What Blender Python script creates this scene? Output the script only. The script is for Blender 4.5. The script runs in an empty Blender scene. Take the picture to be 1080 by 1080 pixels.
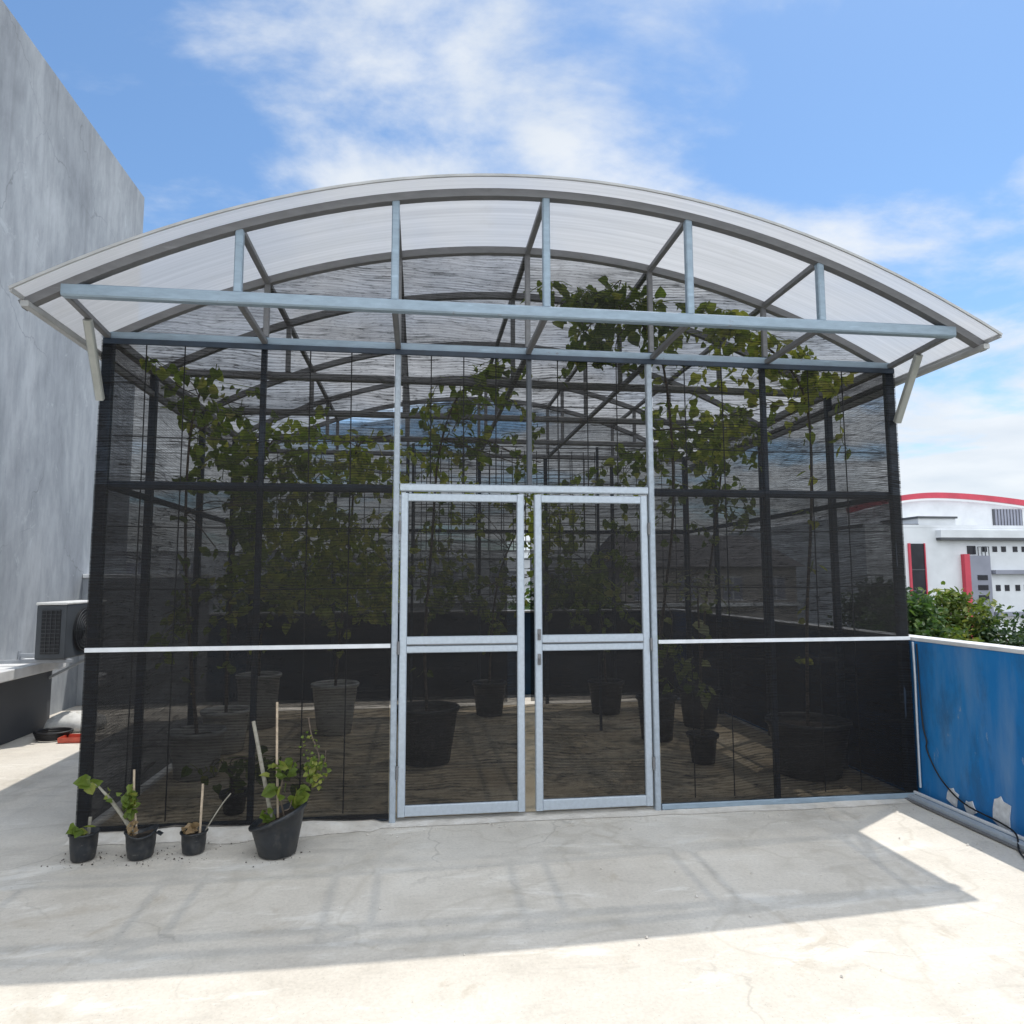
import bpy, bmesh, math, random
from mathutils import Vector, Matrix

S = bpy.context.scene
C = S.collection
R = math.radians

# ---------------------------------------------------------------- camera
F, YAW, PIT, ROL = 740.5, .1307, .0961, -.0028
cam_d = bpy.data.cameras.new("camera")
cam = bpy.data.objects.new("camera", cam_d)
C.objects.link(cam)
fw = Vector((math.sin(YAW)*math.cos(PIT), math.cos(YAW)*math.cos(PIT), math.sin(PIT)))
rt = Vector((math.cos(YAW), -math.sin(YAW), 0))
up = rt.cross(fw)
r2 = rt*math.cos(ROL) + up*math.sin(ROL)
u2 = -rt*math.sin(ROL) + up*math.cos(ROL)
m = Matrix((r2, u2, -fw)).transposed().to_4x4()
m.translation = Vector((.1503, -4.4941, 1.4689))
cam.matrix_world = m
cam_d.sensor_width = 36
cam_d.lens = 36*F/1080
cam_d.clip_start = .05
cam_d.clip_end = 6000
S.camera = cam

# ---------------------------------------------------------------- light
SUN = Vector((.30, .20, 1)).normalized()          # direction towards the sun
EL = math.asin(SUN.z)
AZ = math.atan2(SUN.x, SUN.y)
W = bpy.data.worlds.new("World")
S.world = W
W.use_nodes = True
nt = W.node_tree
for n in list(nt.nodes):
    nt.nodes.remove(n)
def N(tree, typ, **kw):
    n = tree.nodes.new(typ)
    for k, v in kw.items():
        setattr(n, k, v)
    return n
CLOUD_Z = 12.3
out = N(nt, 'ShaderNodeOutputWorld')
bg = N(nt, 'ShaderNodeBackground')
bg.inputs['Strength'].default_value = .095
sky = N(nt, 'ShaderNodeTexSky', sky_type='NISHITA')
sky.sun_disc = False
sky.sun_elevation = EL
sky.sun_rotation = AZ
sky.altitude = 20
sky.air_density = 1.0
sky.dust_density = .6
sky.ozone_density = 1.2
tc = N(nt, 'ShaderNodeTexCoord')
sep = N(nt, 'ShaderNodeSeparateXYZ')
nt.links.new(tc.outputs['Generated'], sep.inputs[0])
def M_(tree, op, a, b=None, clamp=False):
    n = N(tree, 'ShaderNodeMath', operation=op, use_clamp=clamp)
    for i, v in enumerate((a, b)):
        if v is None:
            continue
        if isinstance(v, (int, float)):
            n.inputs[i].default_value = v
        else:
            tree.links.new(v, n.inputs[i])
    return n.outputs[0]
zc = M_(nt, 'ADD', M_(nt, 'MAXIMUM', sep.outputs[2], 0.0), .14)
px = M_(nt, 'DIVIDE', sep.outputs[0], zc)
py = M_(nt, 'DIVIDE', sep.outputs[1], zc)
cmb = N(nt, 'ShaderNodeCombineXYZ')
nt.links.new(px, cmb.inputs[0]); nt.links.new(py, cmb.inputs[1])
cmb.inputs[2].default_value = CLOUD_Z
no = N(nt, 'ShaderNodeTexNoise')
no.inputs['Scale'].default_value = 1.25
no.inputs['Detail'].default_value = 9
no.inputs['Roughness'].default_value = .58
no.inputs['Distortion'].default_value = .25
nt.links.new(cmb.outputs[0], no.inputs['Vector'])
# more cloud towards the horizon, as in humid tropical air
low = N(nt, 'ShaderNodeMapRange')
low.inputs['From Min'].default_value = .31
low.inputs['From Max'].default_value = .17
low.inputs['To Min'].default_value = 0
low.inputs['To Max'].default_value = .19
nt.links.new(sep.outputs[2], low.inputs['Value'])
# added cloud, out of view behind the camera, brightened to fill the shade
fill_cloud = N(nt, 'ShaderNodeMapRange', interpolation_type='SMOOTHSTEP')
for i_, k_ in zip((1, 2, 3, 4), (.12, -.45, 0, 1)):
    fill_cloud.inputs[i_].default_value = k_
nt.links.new(sep.outputs[1], fill_cloud.inputs['Value'])
fac = M_(nt, 'ADD', M_(nt, 'ADD', no.outputs[0], low.outputs[0]), M_(nt, 'MULTIPLY', fill_cloud.outputs[0], .17))
rmp = N(nt, 'ShaderNodeMapRange', interpolation_type='SMOOTHSTEP')
rmp.inputs['From Min'].default_value = .485
rmp.inputs['From Max'].default_value = .665
nt.links.new(fac, rmp.inputs['Value'])
no2 = N(nt, 'ShaderNodeTexNoise')
no2.inputs['Scale'].default_value = 3.2
no2.inputs['Detail'].default_value = 6
nt.links.new(cmb.outputs[0], no2.inputs['Vector'])
cc = N(nt, 'ShaderNodeMix', data_type='RGBA')
cc.inputs['A'].default_value = (4.2, 4.7, 5.3, 1)
cc.inputs['B'].default_value = (6.4, 6.5, 6.6, 1)
nt.links.new(no2.outputs[0], cc.inputs['Factor'])
mixc = N(nt, 'ShaderNodeMix', data_type='RGBA')
nt.links.new(M_(nt, 'MULTIPLY', rmp.outputs[0], .93), mixc.inputs['Factor'])
tint = N(nt, 'ShaderNodeMix', data_type='RGBA', blend_type='MULTIPLY')
tint.inputs['Factor'].default_value = 1
tint.inputs['B'].default_value = (.86, 1.05, 1.16, 1)
nt.links.new(sky.outputs[0], tint.inputs['A'])
nt.links.new(tint.outputs['Result'], mixc.inputs['A'])
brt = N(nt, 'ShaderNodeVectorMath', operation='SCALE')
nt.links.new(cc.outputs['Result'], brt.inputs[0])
nt.links.new(M_(nt, 'ADD', M_(nt, 'MULTIPLY', fill_cloud.outputs[0], 1.3), 1.0), brt.inputs['Scale'])
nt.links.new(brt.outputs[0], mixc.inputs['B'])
nt.links.new(mixc.outputs['Result'], bg.inputs['Color'])
nt.links.new(bg.outputs[0], out.inputs['Surface'])

sd = bpy.data.lights.new("sun", 'SUN')
sd.energy = 2.0
sd.angle = R(.53)
sd.color = (1, .95, .87)
so = bpy.data.objects.new("sun", sd)
C.objects.link(so)
so.location = SUN*30
so.rotation_euler = SUN.to_track_quat('Z', 'Y').to_euler()

vs = S.view_settings
S.display_settings.display_device = 'sRGB'
vs.view_transform = 'Standard'
vs.look = 'None'
vs.exposure = .75
vs.gamma = 1
S.render.engine = 'CYCLES'
cy = S.cycles
cy.transparent_max_bounces = 24
cy.max_bounces = 8
cy.diffuse_bounces = 5
cy.use_denoising = True

# ---------------------------------------------------------------- materials
def mat(name):
    m = bpy.data.materials.new(name)
    m.use_nodes = True
    t = m.node_tree
    b = t.nodes['Principled BSDF']
    return m, t, b
def pos(t):
    return N(t, 'ShaderNodeNewGeometry').outputs['Position']
def noise(t, scale, detail=4, rough=.55, stretch=None, dist=0):
    v = pos(t)
    if stretch:
        mp = N(t, 'ShaderNodeMapping')
        mp.inputs['Scale'].default_value = stretch
        t.links.new(v, mp.inputs['Vector'])
        v = mp.outputs[0]
    n = N(t, 'ShaderNodeTexNoise')
    n.inputs['Scale'].default_value = scale
    n.inputs['Detail'].default_value = detail
    n.inputs['Roughness'].default_value = rough
    n.inputs['Distortion'].default_value = dist
    t.links.new(v, n.inputs['Vector'])
    return n.outputs[0]
def ramp(t, f, stops):
    r = N(t, 'ShaderNodeValToRGB')
    e = r.color_ramp.elements
    while len(e) < len(stops):
        e.new(.5)
    for i, (p, c) in enumerate(stops):
        e[i].position = p
        e[i].color = (c[0], c[1], c[2], 1)
    t.links.new(f, r.inputs[0])
    return r.outputs[0]
def mix(t, f, a, b, typ='MIX'):
    n = N(t, 'ShaderNodeMix', data_type='RGBA', blend_type=typ)
    for s, v in (('Factor', f), ('A', a), ('B', b)):
        if isinstance(v, (int, float)):
            n.inputs[s].default_value = v
        elif isinstance(v, tuple):
            n.inputs[s].default_value = (v[0], v[1], v[2], 1)
        else:
            t.links.new(v, n.inputs[s])
    return n.outputs['Result']
def mrange(t, v, a, b, c, d):
    n = N(t, 'ShaderNodeMapRange')
    for i, k in zip((1, 2, 3, 4), (a, b, c, d)):
        n.inputs[i].default_value = k
    t.links.new(v, n.inputs[0])
    return n.outputs[0]
def bump(t, b, h, strength=.3, dist=.01):
    n = N(t, 'ShaderNodeBump')
    n.inputs['Strength'].default_value = strength
    n.inputs['Distance'].default_value = dist
    t.links.new(h, n.inputs['Height'])
    t.links.new(n.outputs[0], b.inputs['Normal'])
def simple(name, col, rough=.5, metal=0, var=.12, scale=8, spec=.5):
    m, t, b = mat(name)
    f = noise(t, scale, 5)
    d = tuple(c*(1-var*1.6) for c in col)
    l = tuple(min(1, c*(1+var)) for c in col)
    t.links.new(ramp(t, f, [(.3, d), (.7, l)]), b.inputs['Base Color'])
    b.inputs['Roughness'].default_value = rough
    b.inputs['Metallic'].default_value = metal
    b.inputs['Specular IOR Level'].default_value = spec
    return m

MT = {}
def worn_steel(name, col):
    m, t, b = mat(name)
    f = noise(t, 30, 6, .65, stretch=(.3, 1, 1))
    c = ramp(t, f, [(.3, tuple(k*.82 for k in col)), (.7, tuple(k*1.08 for k in col))])
    c = mix(t, mrange(t, noise(t, 11, 7, .75), .63, .72, 0, .7), c, (.17, .105, .065))      # rust and scale spots
    c = mix(t, mrange(t, noise(t, 26, 3, .6, stretch=(.15, 1, 1)), .62, .70, 0, .4), c, tuple(min(1, k*1.5) for k in col))
    t.links.new(c, b.inputs['Base Color'])
    b.inputs['Roughness'].default_value = .46
    b.inputs['Metallic'].default_value = .1
    bump(t, b, f, .12, .004)
    return m
MT['steel'] = worn_steel('painted_steel', (.28, .36, .43))
MT['steel_dull'] = worn_steel('grey_steel', (.19, .19, .195))
MT['alu'] = simple('mill_aluminium', (.45, .505, .56), .38, .25, .06, 45)
MT['jamb'] = simple('weathered_jamb', (.36, .41, .46), .42, .15, .10, 40)
MT['steel_dark'] = simple('dark_grey_steel', (.085, .095, .11), .5, .1, .14, 30)
MT['strip'] = simple('white_strip', (.72, .74, .76), .4, .1, .07, 12)
MT['dark'] = simple('dark_navy_steel', (.022, .036, .058), .5, 0, .2, 9)
MT['brace'] = simple('brace_steel', (.40, .41, .38), .45, .1, .10, 9)
MT['eave'] = simple('eave_trim', (.42, .42, .41), .45, .1, .12, 6)
MT['wire'] = simple('dark_wire', (.03, .032, .036), .6)
def dusty_pot():
    m, t, b = mat('black_plastic')
    c = ramp(t, noise(t, 25, 5), [(.3, (.013, .016, .020)), (.7, (.022, .026, .032))])
    d = mrange(t, noise(t, 16, 8, .72, stretch=(1, 1, .6)), .50, .68, 0, .65)
    c = mix(t, d, c, (.085, .08, .072))
    c = mix(t, mrange(t, noise(t, 70, 3, .6, stretch=(.3, .3, 1)), .66, .72, 0, .5), c, (.16, .155, .145))
    t.links.new(c, b.inputs['Base Color'])
    t.links.new(M_(t, 'ADD', M_(t, 'MULTIPLY', d, .5), .40), b.inputs['Roughness'])
    bump(t, b, noise(t, 30, 4), .15, .004)
    return m
MT['blackpot'] = dusty_pot()
MT['whitepot'] = simple('white_ceramic', (.52, .52, .50), .35, 0, .1, 8)
MT['greypot'] = simple('grey_pot', (.38, .38, .37), .5, 0, .12, 8)
MT['soil'] = simple('soil', (.05, .036, .026), .95, 0, .5, 60)
MT['bark'] = simple('bark', (.13, .10, .075), .85, 0, .35, 40)
MT['twig'] = simple('grey_twig', (.30, .28, .23), .8, 0, .2, 50)
MT['bamboo'] = simple('bamboo', (.50, .40, .29), .6, 0, .2, 40)
MT['acwhite'] = simple('ac_casing', (.06, .068, .078), .45, 0, .08, 6)
MT['actop'] = simple('ac_lid', (.72, .72, .70), .45, 0, .08, 6)
MT['acblack'] = simple('ac_black', (.014, .015, .018), .5, 0, .2, 20)
MT['acguard'] = simple('ac_guard', (.05, .053, .058), .4, .1, .1, 20)
MT['cable'] = simple('black_cable', (.012, .012, .014), .5)
MT['paper'] = simple('white_tape', (.62, .64, .66), .7, 0, .12, 30)
MT['pvc'] = simple('grey_pvc', (.34, .36, .39), .4, 0, .1, 10)
MT['pvcwhite'] = simple('white_pvc', (.78, .80, .82), .35, 0, .06, 10)
MT['red'] = simple('red_plastic', (.55, .10, .06), .45, 0, .15, 20)
MT['sack'] = simple('white_sack', (.66, .66, .64), .8, 0, .12, 18)
MT['fwhite'] = simple('white_render', (.64, .66, .68), .8, 0, .07, .5)
MT['fred'] = simple('red_cladding', (.50, .045, .075), .5, 0, .1, .6)
MT['fgrey'] = simple('grey_cladding', (.24, .25, .30), .7, 0, .08, .6)
MT['fglass'] = simple('dark_glazing', (.018, .019, .026), .25, 0, .25, .8, .25)
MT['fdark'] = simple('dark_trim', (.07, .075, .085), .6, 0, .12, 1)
MT['froof'] = simple('light_roof', (.45, .47, .50), .6, 0, .1, .4)
MT['block'] = simple('block_render', (.42, .43, .45), .8, 0, .12, .6)
MT['blocktan'] = simple('block_tan', (.36, .33, .30), .8, 0, .12, .6)
MT['tile'] = simple('grey_tiles', (.10, .095, .10), .7, 0, .3, 2)

def crack(t, scale, width, amount):
    """thin irregular hairlines along the borders of distorted cells, broken up by noise"""
    n = N(t, 'ShaderNodeTexNoise')
    n.inputs['Scale'].default_value = 2.2
    n.inputs['Detail'].default_value = 6
    t.links.new(pos(t), n.inputs['Vector'])
    v = N(t, 'ShaderNodeVectorMath', operation='MULTIPLY_ADD')
    t.links.new(n.outputs['Color'], v.inputs[0])
    v.inputs[1].default_value = (.55, .55, .55)
    t.links.new(pos(t), v.inputs[2])
    vo = N(t, 'ShaderNodeTexVoronoi', feature='DISTANCE_TO_EDGE')
    vo.inputs['Scale'].default_value = scale
    t.links.new(v.outputs[0], vo.inputs['Vector'])
    ln = mrange(t, vo.outputs['Distance'], width*.3, width*1.4, 1, 0)
    return M_(t, 'MULTIPLY', M_(t, 'MULTIPLY', ln, mrange(t, noise(t, 1.3, 3), .44, .58, 0, 1), clamp=True), amount)
def concrete_floor():
    m, t, b = mat('concrete_floor')
    big = noise(t, .9, 6, .6, dist=.4)
    mid = noise(t, 4.5, 8, .65)
    fine = noise(t, 60, 4, .6)
    scuff = noise(t, 3.2, 8, .72, stretch=(.45, 1.5, 1), dist=.6)
    c = ramp(t, big, [(.32, (.62, .575, .505)), (.5, (.70, .655, .58)), (.68, (.76, .72, .65))])
    c = mix(t, .55, c, ramp(t, mid, [(.3, (.74, .73, .71)), (.5, (.92, .91, .90)), (.72, (1, 1, 1))]), 'MULTIPLY')
    c = mix(t, .35, c, ramp(t, fine, [(.3, (.6, .6, .6)), (.7, (1, 1, 1))]), 'MULTIPLY')
    c = mix(t, mrange(t, scuff, .555, .64, 0, .55), c, (.80, .77, .71))
    c = mix(t, mrange(t, scuff, .44, .36, 0, .32), c, (.42, .39, .345))
    grit = noise(t, 140, 2, .5)
    c = mix(t, mrange(t, grit, .66, .72, 0, .5), c, (.22, .20, .17))
    c = mix(t, mrange(t, noise(t, 38, 4, .7), .655, .70, 0, .55), c, (.30, .27, .23))
    c = mix(t, crack(t, .45, .0028, .28), c, (.20, .185, .16))
    sx = N(t, 'ShaderNodeSeparateXYZ'); t.links.new(pos(t), sx.inputs[0])
    ring = mrange(t, M_(t, 'ABSOLUTE', M_(t, 'SUBTRACT', noise(t, .8, 4, .5, dist=.3), .52)), .0, .012, .30, 0)
    c = mix(t, ring, c, (.42, .38, .31))            # dried tide marks of puddles
    stain = mrange(t, noise(t, 2.3, 6, .7, dist=.8), .60, .70, 0, .5)
    c = mix(t, stain, c, (.40, .34, .26))
    t.links.new(c, b.inputs['Base Color'])
    t.links.new(mrange(t, mid, .3, .7, .72, .95), b.inputs['Roughness'])
    h = M_(t, 'ADD', M_(t, 'MULTIPLY', fine, .4), mid)
    bump(t, b, h, .35, .012)
    return m
MT['floor'] = concrete_floor()

def cement_wall():
    m, t, b = mat('cement_plaster')
    v = noise(t, 1.1, 8, .62, stretch=(1, 1, .45), dist=.5)
    f = noise(t, 7, 7, .65, stretch=(1, 1, .3))
    c = ramp(t, v, [(.30, (.235, .255, .285)), (.5, (.32, .345, .375)), (.7, (.41, .435, .465))])
    c = mix(t, .6, c, ramp(t, f, [(.3, (.55, .56, .58)), (.6, (1, 1, 1))]), 'MULTIPLY')
    drip = mrange(t, noise(t, 2.6, 6, .65, stretch=(1, 2.2, .05)), .55, .70, 0, .38)
    sz = N(t, 'ShaderNodeSeparateXYZ'); t.links.new(pos(t), sz.inputs[0])
    drip = M_(t, 'MULTIPLY', drip, mrange(t, sz.outputs[2], 2.0, 7.0, .35, 1.25))   # run-off stains start at the top edge
    c = mix(t, drip, c, (.17, .18, .20))
    c = mix(t, crack(t, .5, .0028, .5), c, (.13, .14, .155))
    spot = mrange(t, noise(t, 9, 6, .7, stretch=(1, 1, .7)), .62, .70, 0, .35)
    c = mix(t, spot, c, (.22, .24, .27))
    ch = mrange(t, noise(t, 1.7, 9, .75, dist=1.2), .60, .66, 0, .35)
    c = mix(t, ch, c, (.50, .54, .58))
    t.links.new(c, b.inputs['Base Color'])
    b.inputs['Roughness'].default_value = .9
    bump(t, b, f, .3, .01)
    return m
MT['cement'] = cement_wall()

def blue_wall():
    m, t, b = mat('blue_paint')
    v = noise(t, 1.0, 7, .6, stretch=(1, 1, .5), dist=.3)
    c = ramp(t, v, [(.3, (.004, .10, .30)), (.52, (.007, .17, .47)), (.72, (.025, .22, .52))])
    fade = mrange(t, noise(t, 2.0, 6, .62, stretch=(1, 1.2, .22)),   .50, .66, 0, .5)
    c = mix(t, fade, c, (.20, .32, .48))
    grime = mrange(t, noise(t, 3.4, 8, .72, stretch=(1, 1, .35)), .50, .68, 0, .6)
    c = mix(t, grime, c, (.03, .07, .13))
    chip = mrange(t, noise(t, 7, 8, .75, stretch=(1, 1, .5)), .635, .67, 0, .6)
    c = mix(t, chip, c, (.28, .36, .46))
    t.links.new(c, b.inputs['Base Color'])
    b.inputs['Roughness'].default_value = .62
    bump(t, b, noise(t, 22, 5), .15, .006)
    return m
MT['blue'] = blue_wall()
MT['navy'] = simple('dark_navy_paint', (.012, .055, .115), .7, 0, .3, 4)  # darker blue for the back parapet
MT['cap'] = simple('white_coping', (.70, .71, .72), .7, 0, .12, 5)

def net(name, t0, amp, col):
    """knitted shade cloth: black tape yarns with open mesh between them, in horizontal courses"""
    m, t, b = mat(name)
    v = pos(t)
    w = N(t, 'ShaderNodeTexNoise')
    w.inputs['Scale'].default_value = .8
    w.inputs['Detail'].default_value = 2
    t.links.new(v, w.inputs['Vector'])
    sp = N(t, 'ShaderNodeSeparateXYZ')
    t.links.new(v, sp.inputs[0])
    zz = M_(t, 'ADD', sp.outputs[2], M_(t, 'MULTIPLY', w.outputs[0], .22))
    def course(kx, kz, det):
        cb = N(t, 'ShaderNodeCombineXYZ')
        t.links.new(M_(t, 'MULTIPLY', sp.outputs[0], kx), cb.inputs[0])
        t.links.new(M_(t, 'MULTIPLY', sp.outputs[1], kx), cb.inputs[1])
        t.links.new(M_(t, 'MULTIPLY', zz, kz), cb.inputs[2])
        n = N(t, 'ShaderNodeTexNoise')
        n.inputs['Scale'].default_value = 1
        n.inputs['Detail'].default_value = det
        t.links.new(cb.outputs[0], n.inputs['Vector'])
        return n.outputs[0]
    # even knitted courses about 17 mm apart, wandering a little; then pulled yarns and slack bands
    ph = M_(t, 'ADD', M_(t, 'MULTIPLY', zz, 2*math.pi/.0175), M_(t, 'MULTIPLY', course(1.6, 5, 3), 5.0))
    wv = M_(t, 'MULTIPLY', M_(t, 'SINE', ph), mrange(t, course(1.3, 6, 3), .35, .65, .15, 1.0))
    a = M_(t, 'ADD', M_(t, 'MULTIPLY', wv, amp*.50), M_(t, 'MULTIPLY', M_(t, 'SUBTRACT', course(2.2, 75, 2), .5), amp*1.3))
    a = M_(t, 'ADD', a, M_(t, 'MULTIPLY', M_(t, 'SUBTRACT', course(.7, 9, 4), .5), amp*1.1))
    a = M_(t, 'ADD', a, M_(t, 'MULTIPLY', M_(t, 'SUBTRACT', course(14, 4, 3), .5), amp*.7))
    a = M_(t, 'ADD', a, M_(t, 'MULTIPLY', M_(t, 'SUBTRACT', course(.5, 4.5, 2), .5), amp*1.3))
    for kx, kz, wt in ((2.6, 34, .55), (1.1, 13, .7), (9, 62, .6)):
        ln = mrange(t, M_(t, 'ABSOLUTE', M_(t, 'SUBTRACT', course(kx, kz, 3), .5)), .003, .022, 1, 0)
        a = M_(t, 'SUBTRACT', a, M_(t, 'MULTIPLY', ln, amp*wt))
    tr = M_(t, 'ADD', a, t0, clamp=True)
    b.inputs['Base Color'].default_value = (*col, 1)
    b.inputs['Roughness'].default_value = .7
    b.inputs['Specular IOR Level'].default_value = .25
    ts = N(t, 'ShaderNodeBsdfTransparent')
    mx = N(t, 'ShaderNodeMixShader')
    t.links.new(tr, mx.inputs[0])
    t.links.new(b.outputs[0], mx.inputs[1])
    t.links.new(ts.outputs[0], mx.inputs[2])
    t.links.new(mx.outputs[0], t.nodes['Material Output'].inputs['Surface'])
    return m
MT['net_hi'] = net('shade_net_open', .575, .40, (.012, .011, .011))
MT['net_lo'] = net('shade_net_dense', .305, .19, (.010, .0095, .0098))
MT['net_back'] = net('shade_net_back', .36, .18, (.014, .014, .015))
MT['net_gable'] = net('shade_net_gable', .58, .30, (.016, .016, .017))

def roof_mat():
    m, t, b = mat('opal_polycarbonate')
    f = noise(t, 3, 5, .6, stretch=(.4, 6, .4))
    ribs = noise(t, 90, 2, .5, stretch=(.004, 1, .004))
    c = ramp(t, f, [(.3, (.44, .445, .455)), (.7, (.51, .515, .525))])
    c = mix(t, .45, c, ramp(t, ribs, [(.35, (.72, .72, .72)), (.65, (1, 1, 1))]), 'MULTIPLY')
    c = mix(t, mrange(t, noise(t, 2.6, 8, .7), .58, .72, 0, .30), c, (.36, .34, .30))    # dust and leaf stains lying on the sheet
    tl = N(t, 'ShaderNodeBsdfTranslucent')
    t.links.new(c, tl.inputs[0])
    t.links.new(c, b.inputs['Base Color'])
    b.inputs['Roughness'].default_value = .3
    tp = N(t, 'ShaderNodeBsdfTransparent')
    m1 = N(t, 'ShaderNodeMixShader')
    m1.inputs[0].default_value = .62
    t.links.new(b.outputs[0], m1.inputs[1])
    t.links.new(tl.outputs[0], m1.inputs[2])
    m2 = N(t, 'ShaderNodeMixShader')
    m2.inputs[0].default_value = .12
    t.links.new(m1.outputs[0], m2.inputs[1])
    t.links.new(tp.outputs[0], m2.inputs[2])
    t.links.new(m2.outputs[0], t.nodes['Material Output'].inputs['Surface'])
    return m
MT['roof'] = roof_mat()

def leaf(name, stops, trans=.4):
    m, t, b = mat(name)
    g = N(t, 'ShaderNodeNewGeometry')
    c = ramp(t, g.outputs['Random Per Island'], stops)
    t.links.new(c, b.inputs['Base Color'])
    b.inputs['Roughness'].default_value = .5
    b.inputs['Specular IOR Level'].default_value = .35
    tl = N(t, 'ShaderNodeBsdfTranslucent')
    t.links.new(mix(t, 1, c, (1.5, 1.7, .8), 'MULTIPLY'), tl.inputs[0])
    mx = N(t, 'ShaderNodeMixShader')
    mx.inputs[0].default_value = trans
    t.links.new(b.outputs[0], mx.inputs[1])
    t.links.new(tl.outputs[0], mx.inputs[2])
    t.links.new(mx.outputs[0], t.nodes['Material Output'].inputs['Surface'])
    return m
MT['leaf'] = leaf('vine_leaf', [(0, (.11, .15, .04)), (.5, (.17, .215, .055)), (.85, (.26, .29, .08)), (1, (.40, .36, .12))], .5)
MT['leaf_y'] = leaf('yellow_green_leaf', [(0, (.18, .22, .05)), (.5, (.30, .33, .08)), (1, (.48, .44, .12))], .5)
MT['leaf_b'] = leaf('bright_leaf', [(0, (.09, .135, .025)), (.6, (.15, .20, .04)), (1, (.30, .30, .08))])
MT['leaf_p'] = leaf('pale_leaf', [(0, (.30, .32, .20)), (1, (.55, .53, .36))])
MT['leaf_dry'] = leaf('dry_leaf', [(0, (.20, .13, .07)), (1, (.38, .28, .16))], .2)
MT['tree_a'] = leaf('tree_leaf', [(0, (.030, .065, .022)), (.6, (.055, .105, .03)), (1, (.10, .15, .04))], .3)
MT['tree_b'] = leaf('tree_leaf_light', [(0, (.07, .11, .03)), (.6, (.12, .16, .035)), (1, (.22, .22, .06))], .3)
MT['tree_c'] = leaf('tree_leaf_dark', [(0, (.022, .045, .022)), (.7, (.04, .075, .03)), (1, (.07, .11, .04))], .3)

def terrain():
    m, t, b = mat('terrain')
    c = ramp(t, noise(t, .05, 6), [(.35, (.05, .08, .03)), (.5, (.13, .13, .11)), (.65, (.22, .21, .19))])
    t.links.new(c, b.inputs['Base Color'])
    b.inputs['Roughness'].default_value = .95
    return m
MT['terrain'] = terrain()

# ---------------------------------------------------------------- helpers
def link(name, bm, m, parent=None, smooth=False):
    me = bpy.data.meshes.new(name)
    bmesh.ops.recalc_face_normals(bm, faces=bm.faces)
    if parent is not None and parent.type == 'EMPTY' or parent is not None:
        off = Vector((0, 0, 0))
        p = parent
        while p is not None:
            off += p.location
            p = p.parent
        bmesh.ops.translate(bm, verts=bm.verts, vec=-off)
    bm.to_mesh(me)
    bm.free()
    me.materials.append(MT[m])
    if smooth:
        for f in me.polygons:
            f.use_smooth = True
    o = bpy.data.objects.new(name, me)
    C.objects.link(o)
    if parent is not None:
        o.parent = parent
    return o
def thing(name, label, cat, loc=(0, 0, 0), group=None):
    o = bpy.data.objects.new(name, None)
    o.empty_display_size = .2
    C.objects.link(o)
    o.location = loc
    tag(o, label, cat, group)
    return o
def tag(o, label, cat, group=None):
    o['label'] = label
    o['category'] = cat
    if group:
        o['group'] = group
    return o
def struct(name, bm, m):
    o = link(name, bm, m)
    o['kind'] = 'structure'
    return o
def BM():
    return bmesh.new()
def box(bm, a, b, bev=0):
    a, b = Vector(a), Vector(b)
    vs = [bm.verts.new((x, y, z)) for x in (a.x, b.x) for y in (a.y, b.y) for z in (a.z, b.z)]
    fs = [(0, 1, 3, 2), (4, 6, 7, 5), (0, 4, 5, 1), (2, 3, 7, 6), (0, 2, 6, 4), (1, 5, 7, 3)]
    new = [bm.faces.new([vs[i] for i in f]) for f in fs]
    if bev:
        es = list({e for f in new for e in f.edges})
        bmesh.ops.bevel(bm, geom=es, offset=bev, segments=2, profile=.5, affect='EDGES')
def bar(bm, a, b, w, h=None, ref=None):
    """rectangular hollow section from a to b; w across, h along the reference direction"""
    h = h or w
    a, b = Vector(a), Vector(b)
    d = (b-a).normalized()
    ref = Vector(ref) if ref else (Vector((0, 0, 1)) if abs(d.z) < .9 else Vector((0, 1, 0)))
    s = d.cross(ref).normalized()
    u = s.cross(d).normalized()
    bv = min(w, h)*.14
    prof = [(-w/2+bv, -h/2), (w/2-bv, -h/2), (w/2, -h/2+bv), (w/2, h/2-bv), (w/2-bv, h/2), (-w/2+bv, h/2), (-w/2, h/2-bv), (-w/2, -h/2+bv)]
    ra = [bm.verts.new(a+s*x+u*y) for x, y in prof]
    rb = [bm.verts.new(b+s*x+u*y) for x, y in prof]
    n = len(prof)
    for i in range(n):
        bm.faces.new((ra[i], ra[(i+1) % n], rb[(i+1) % n], rb[i]))
    bm.faces.new(ra); bm.faces.new(list(reversed(rb)))
def strip_section(bm, pts, w, h):
    """a rectangular tube swept along points in an xz plane (y constant); w in y, h normal to the curve"""
    rings = []
    for i, p in enumerate(pts):
        a = Vector(pts[max(0, i-1)]); b = Vector(pts[min(len(pts)-1, i+1)])
        d = (b-a).normalized()
        nrm = Vector((-d.z, 0, d.x))
        p = Vector(p)
        rings.append([bm.verts.new(p+nrm*hh+Vector((0, ww, 0))) for ww, hh in ((-w/2, -h/2), (w/2, -h/2), (w/2, h/2), (-w/2, h/2))])
    for r0, r1 in zip(rings, rings[1:]):
        for i in range(4):
            bm.faces.new((r0[i], r0[(i+1) % 4], r1[(i+1) % 4], r1[i]))
    bm.faces.new(rings[0]); bm.faces.new(list(reversed(rings[-1])))
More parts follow.
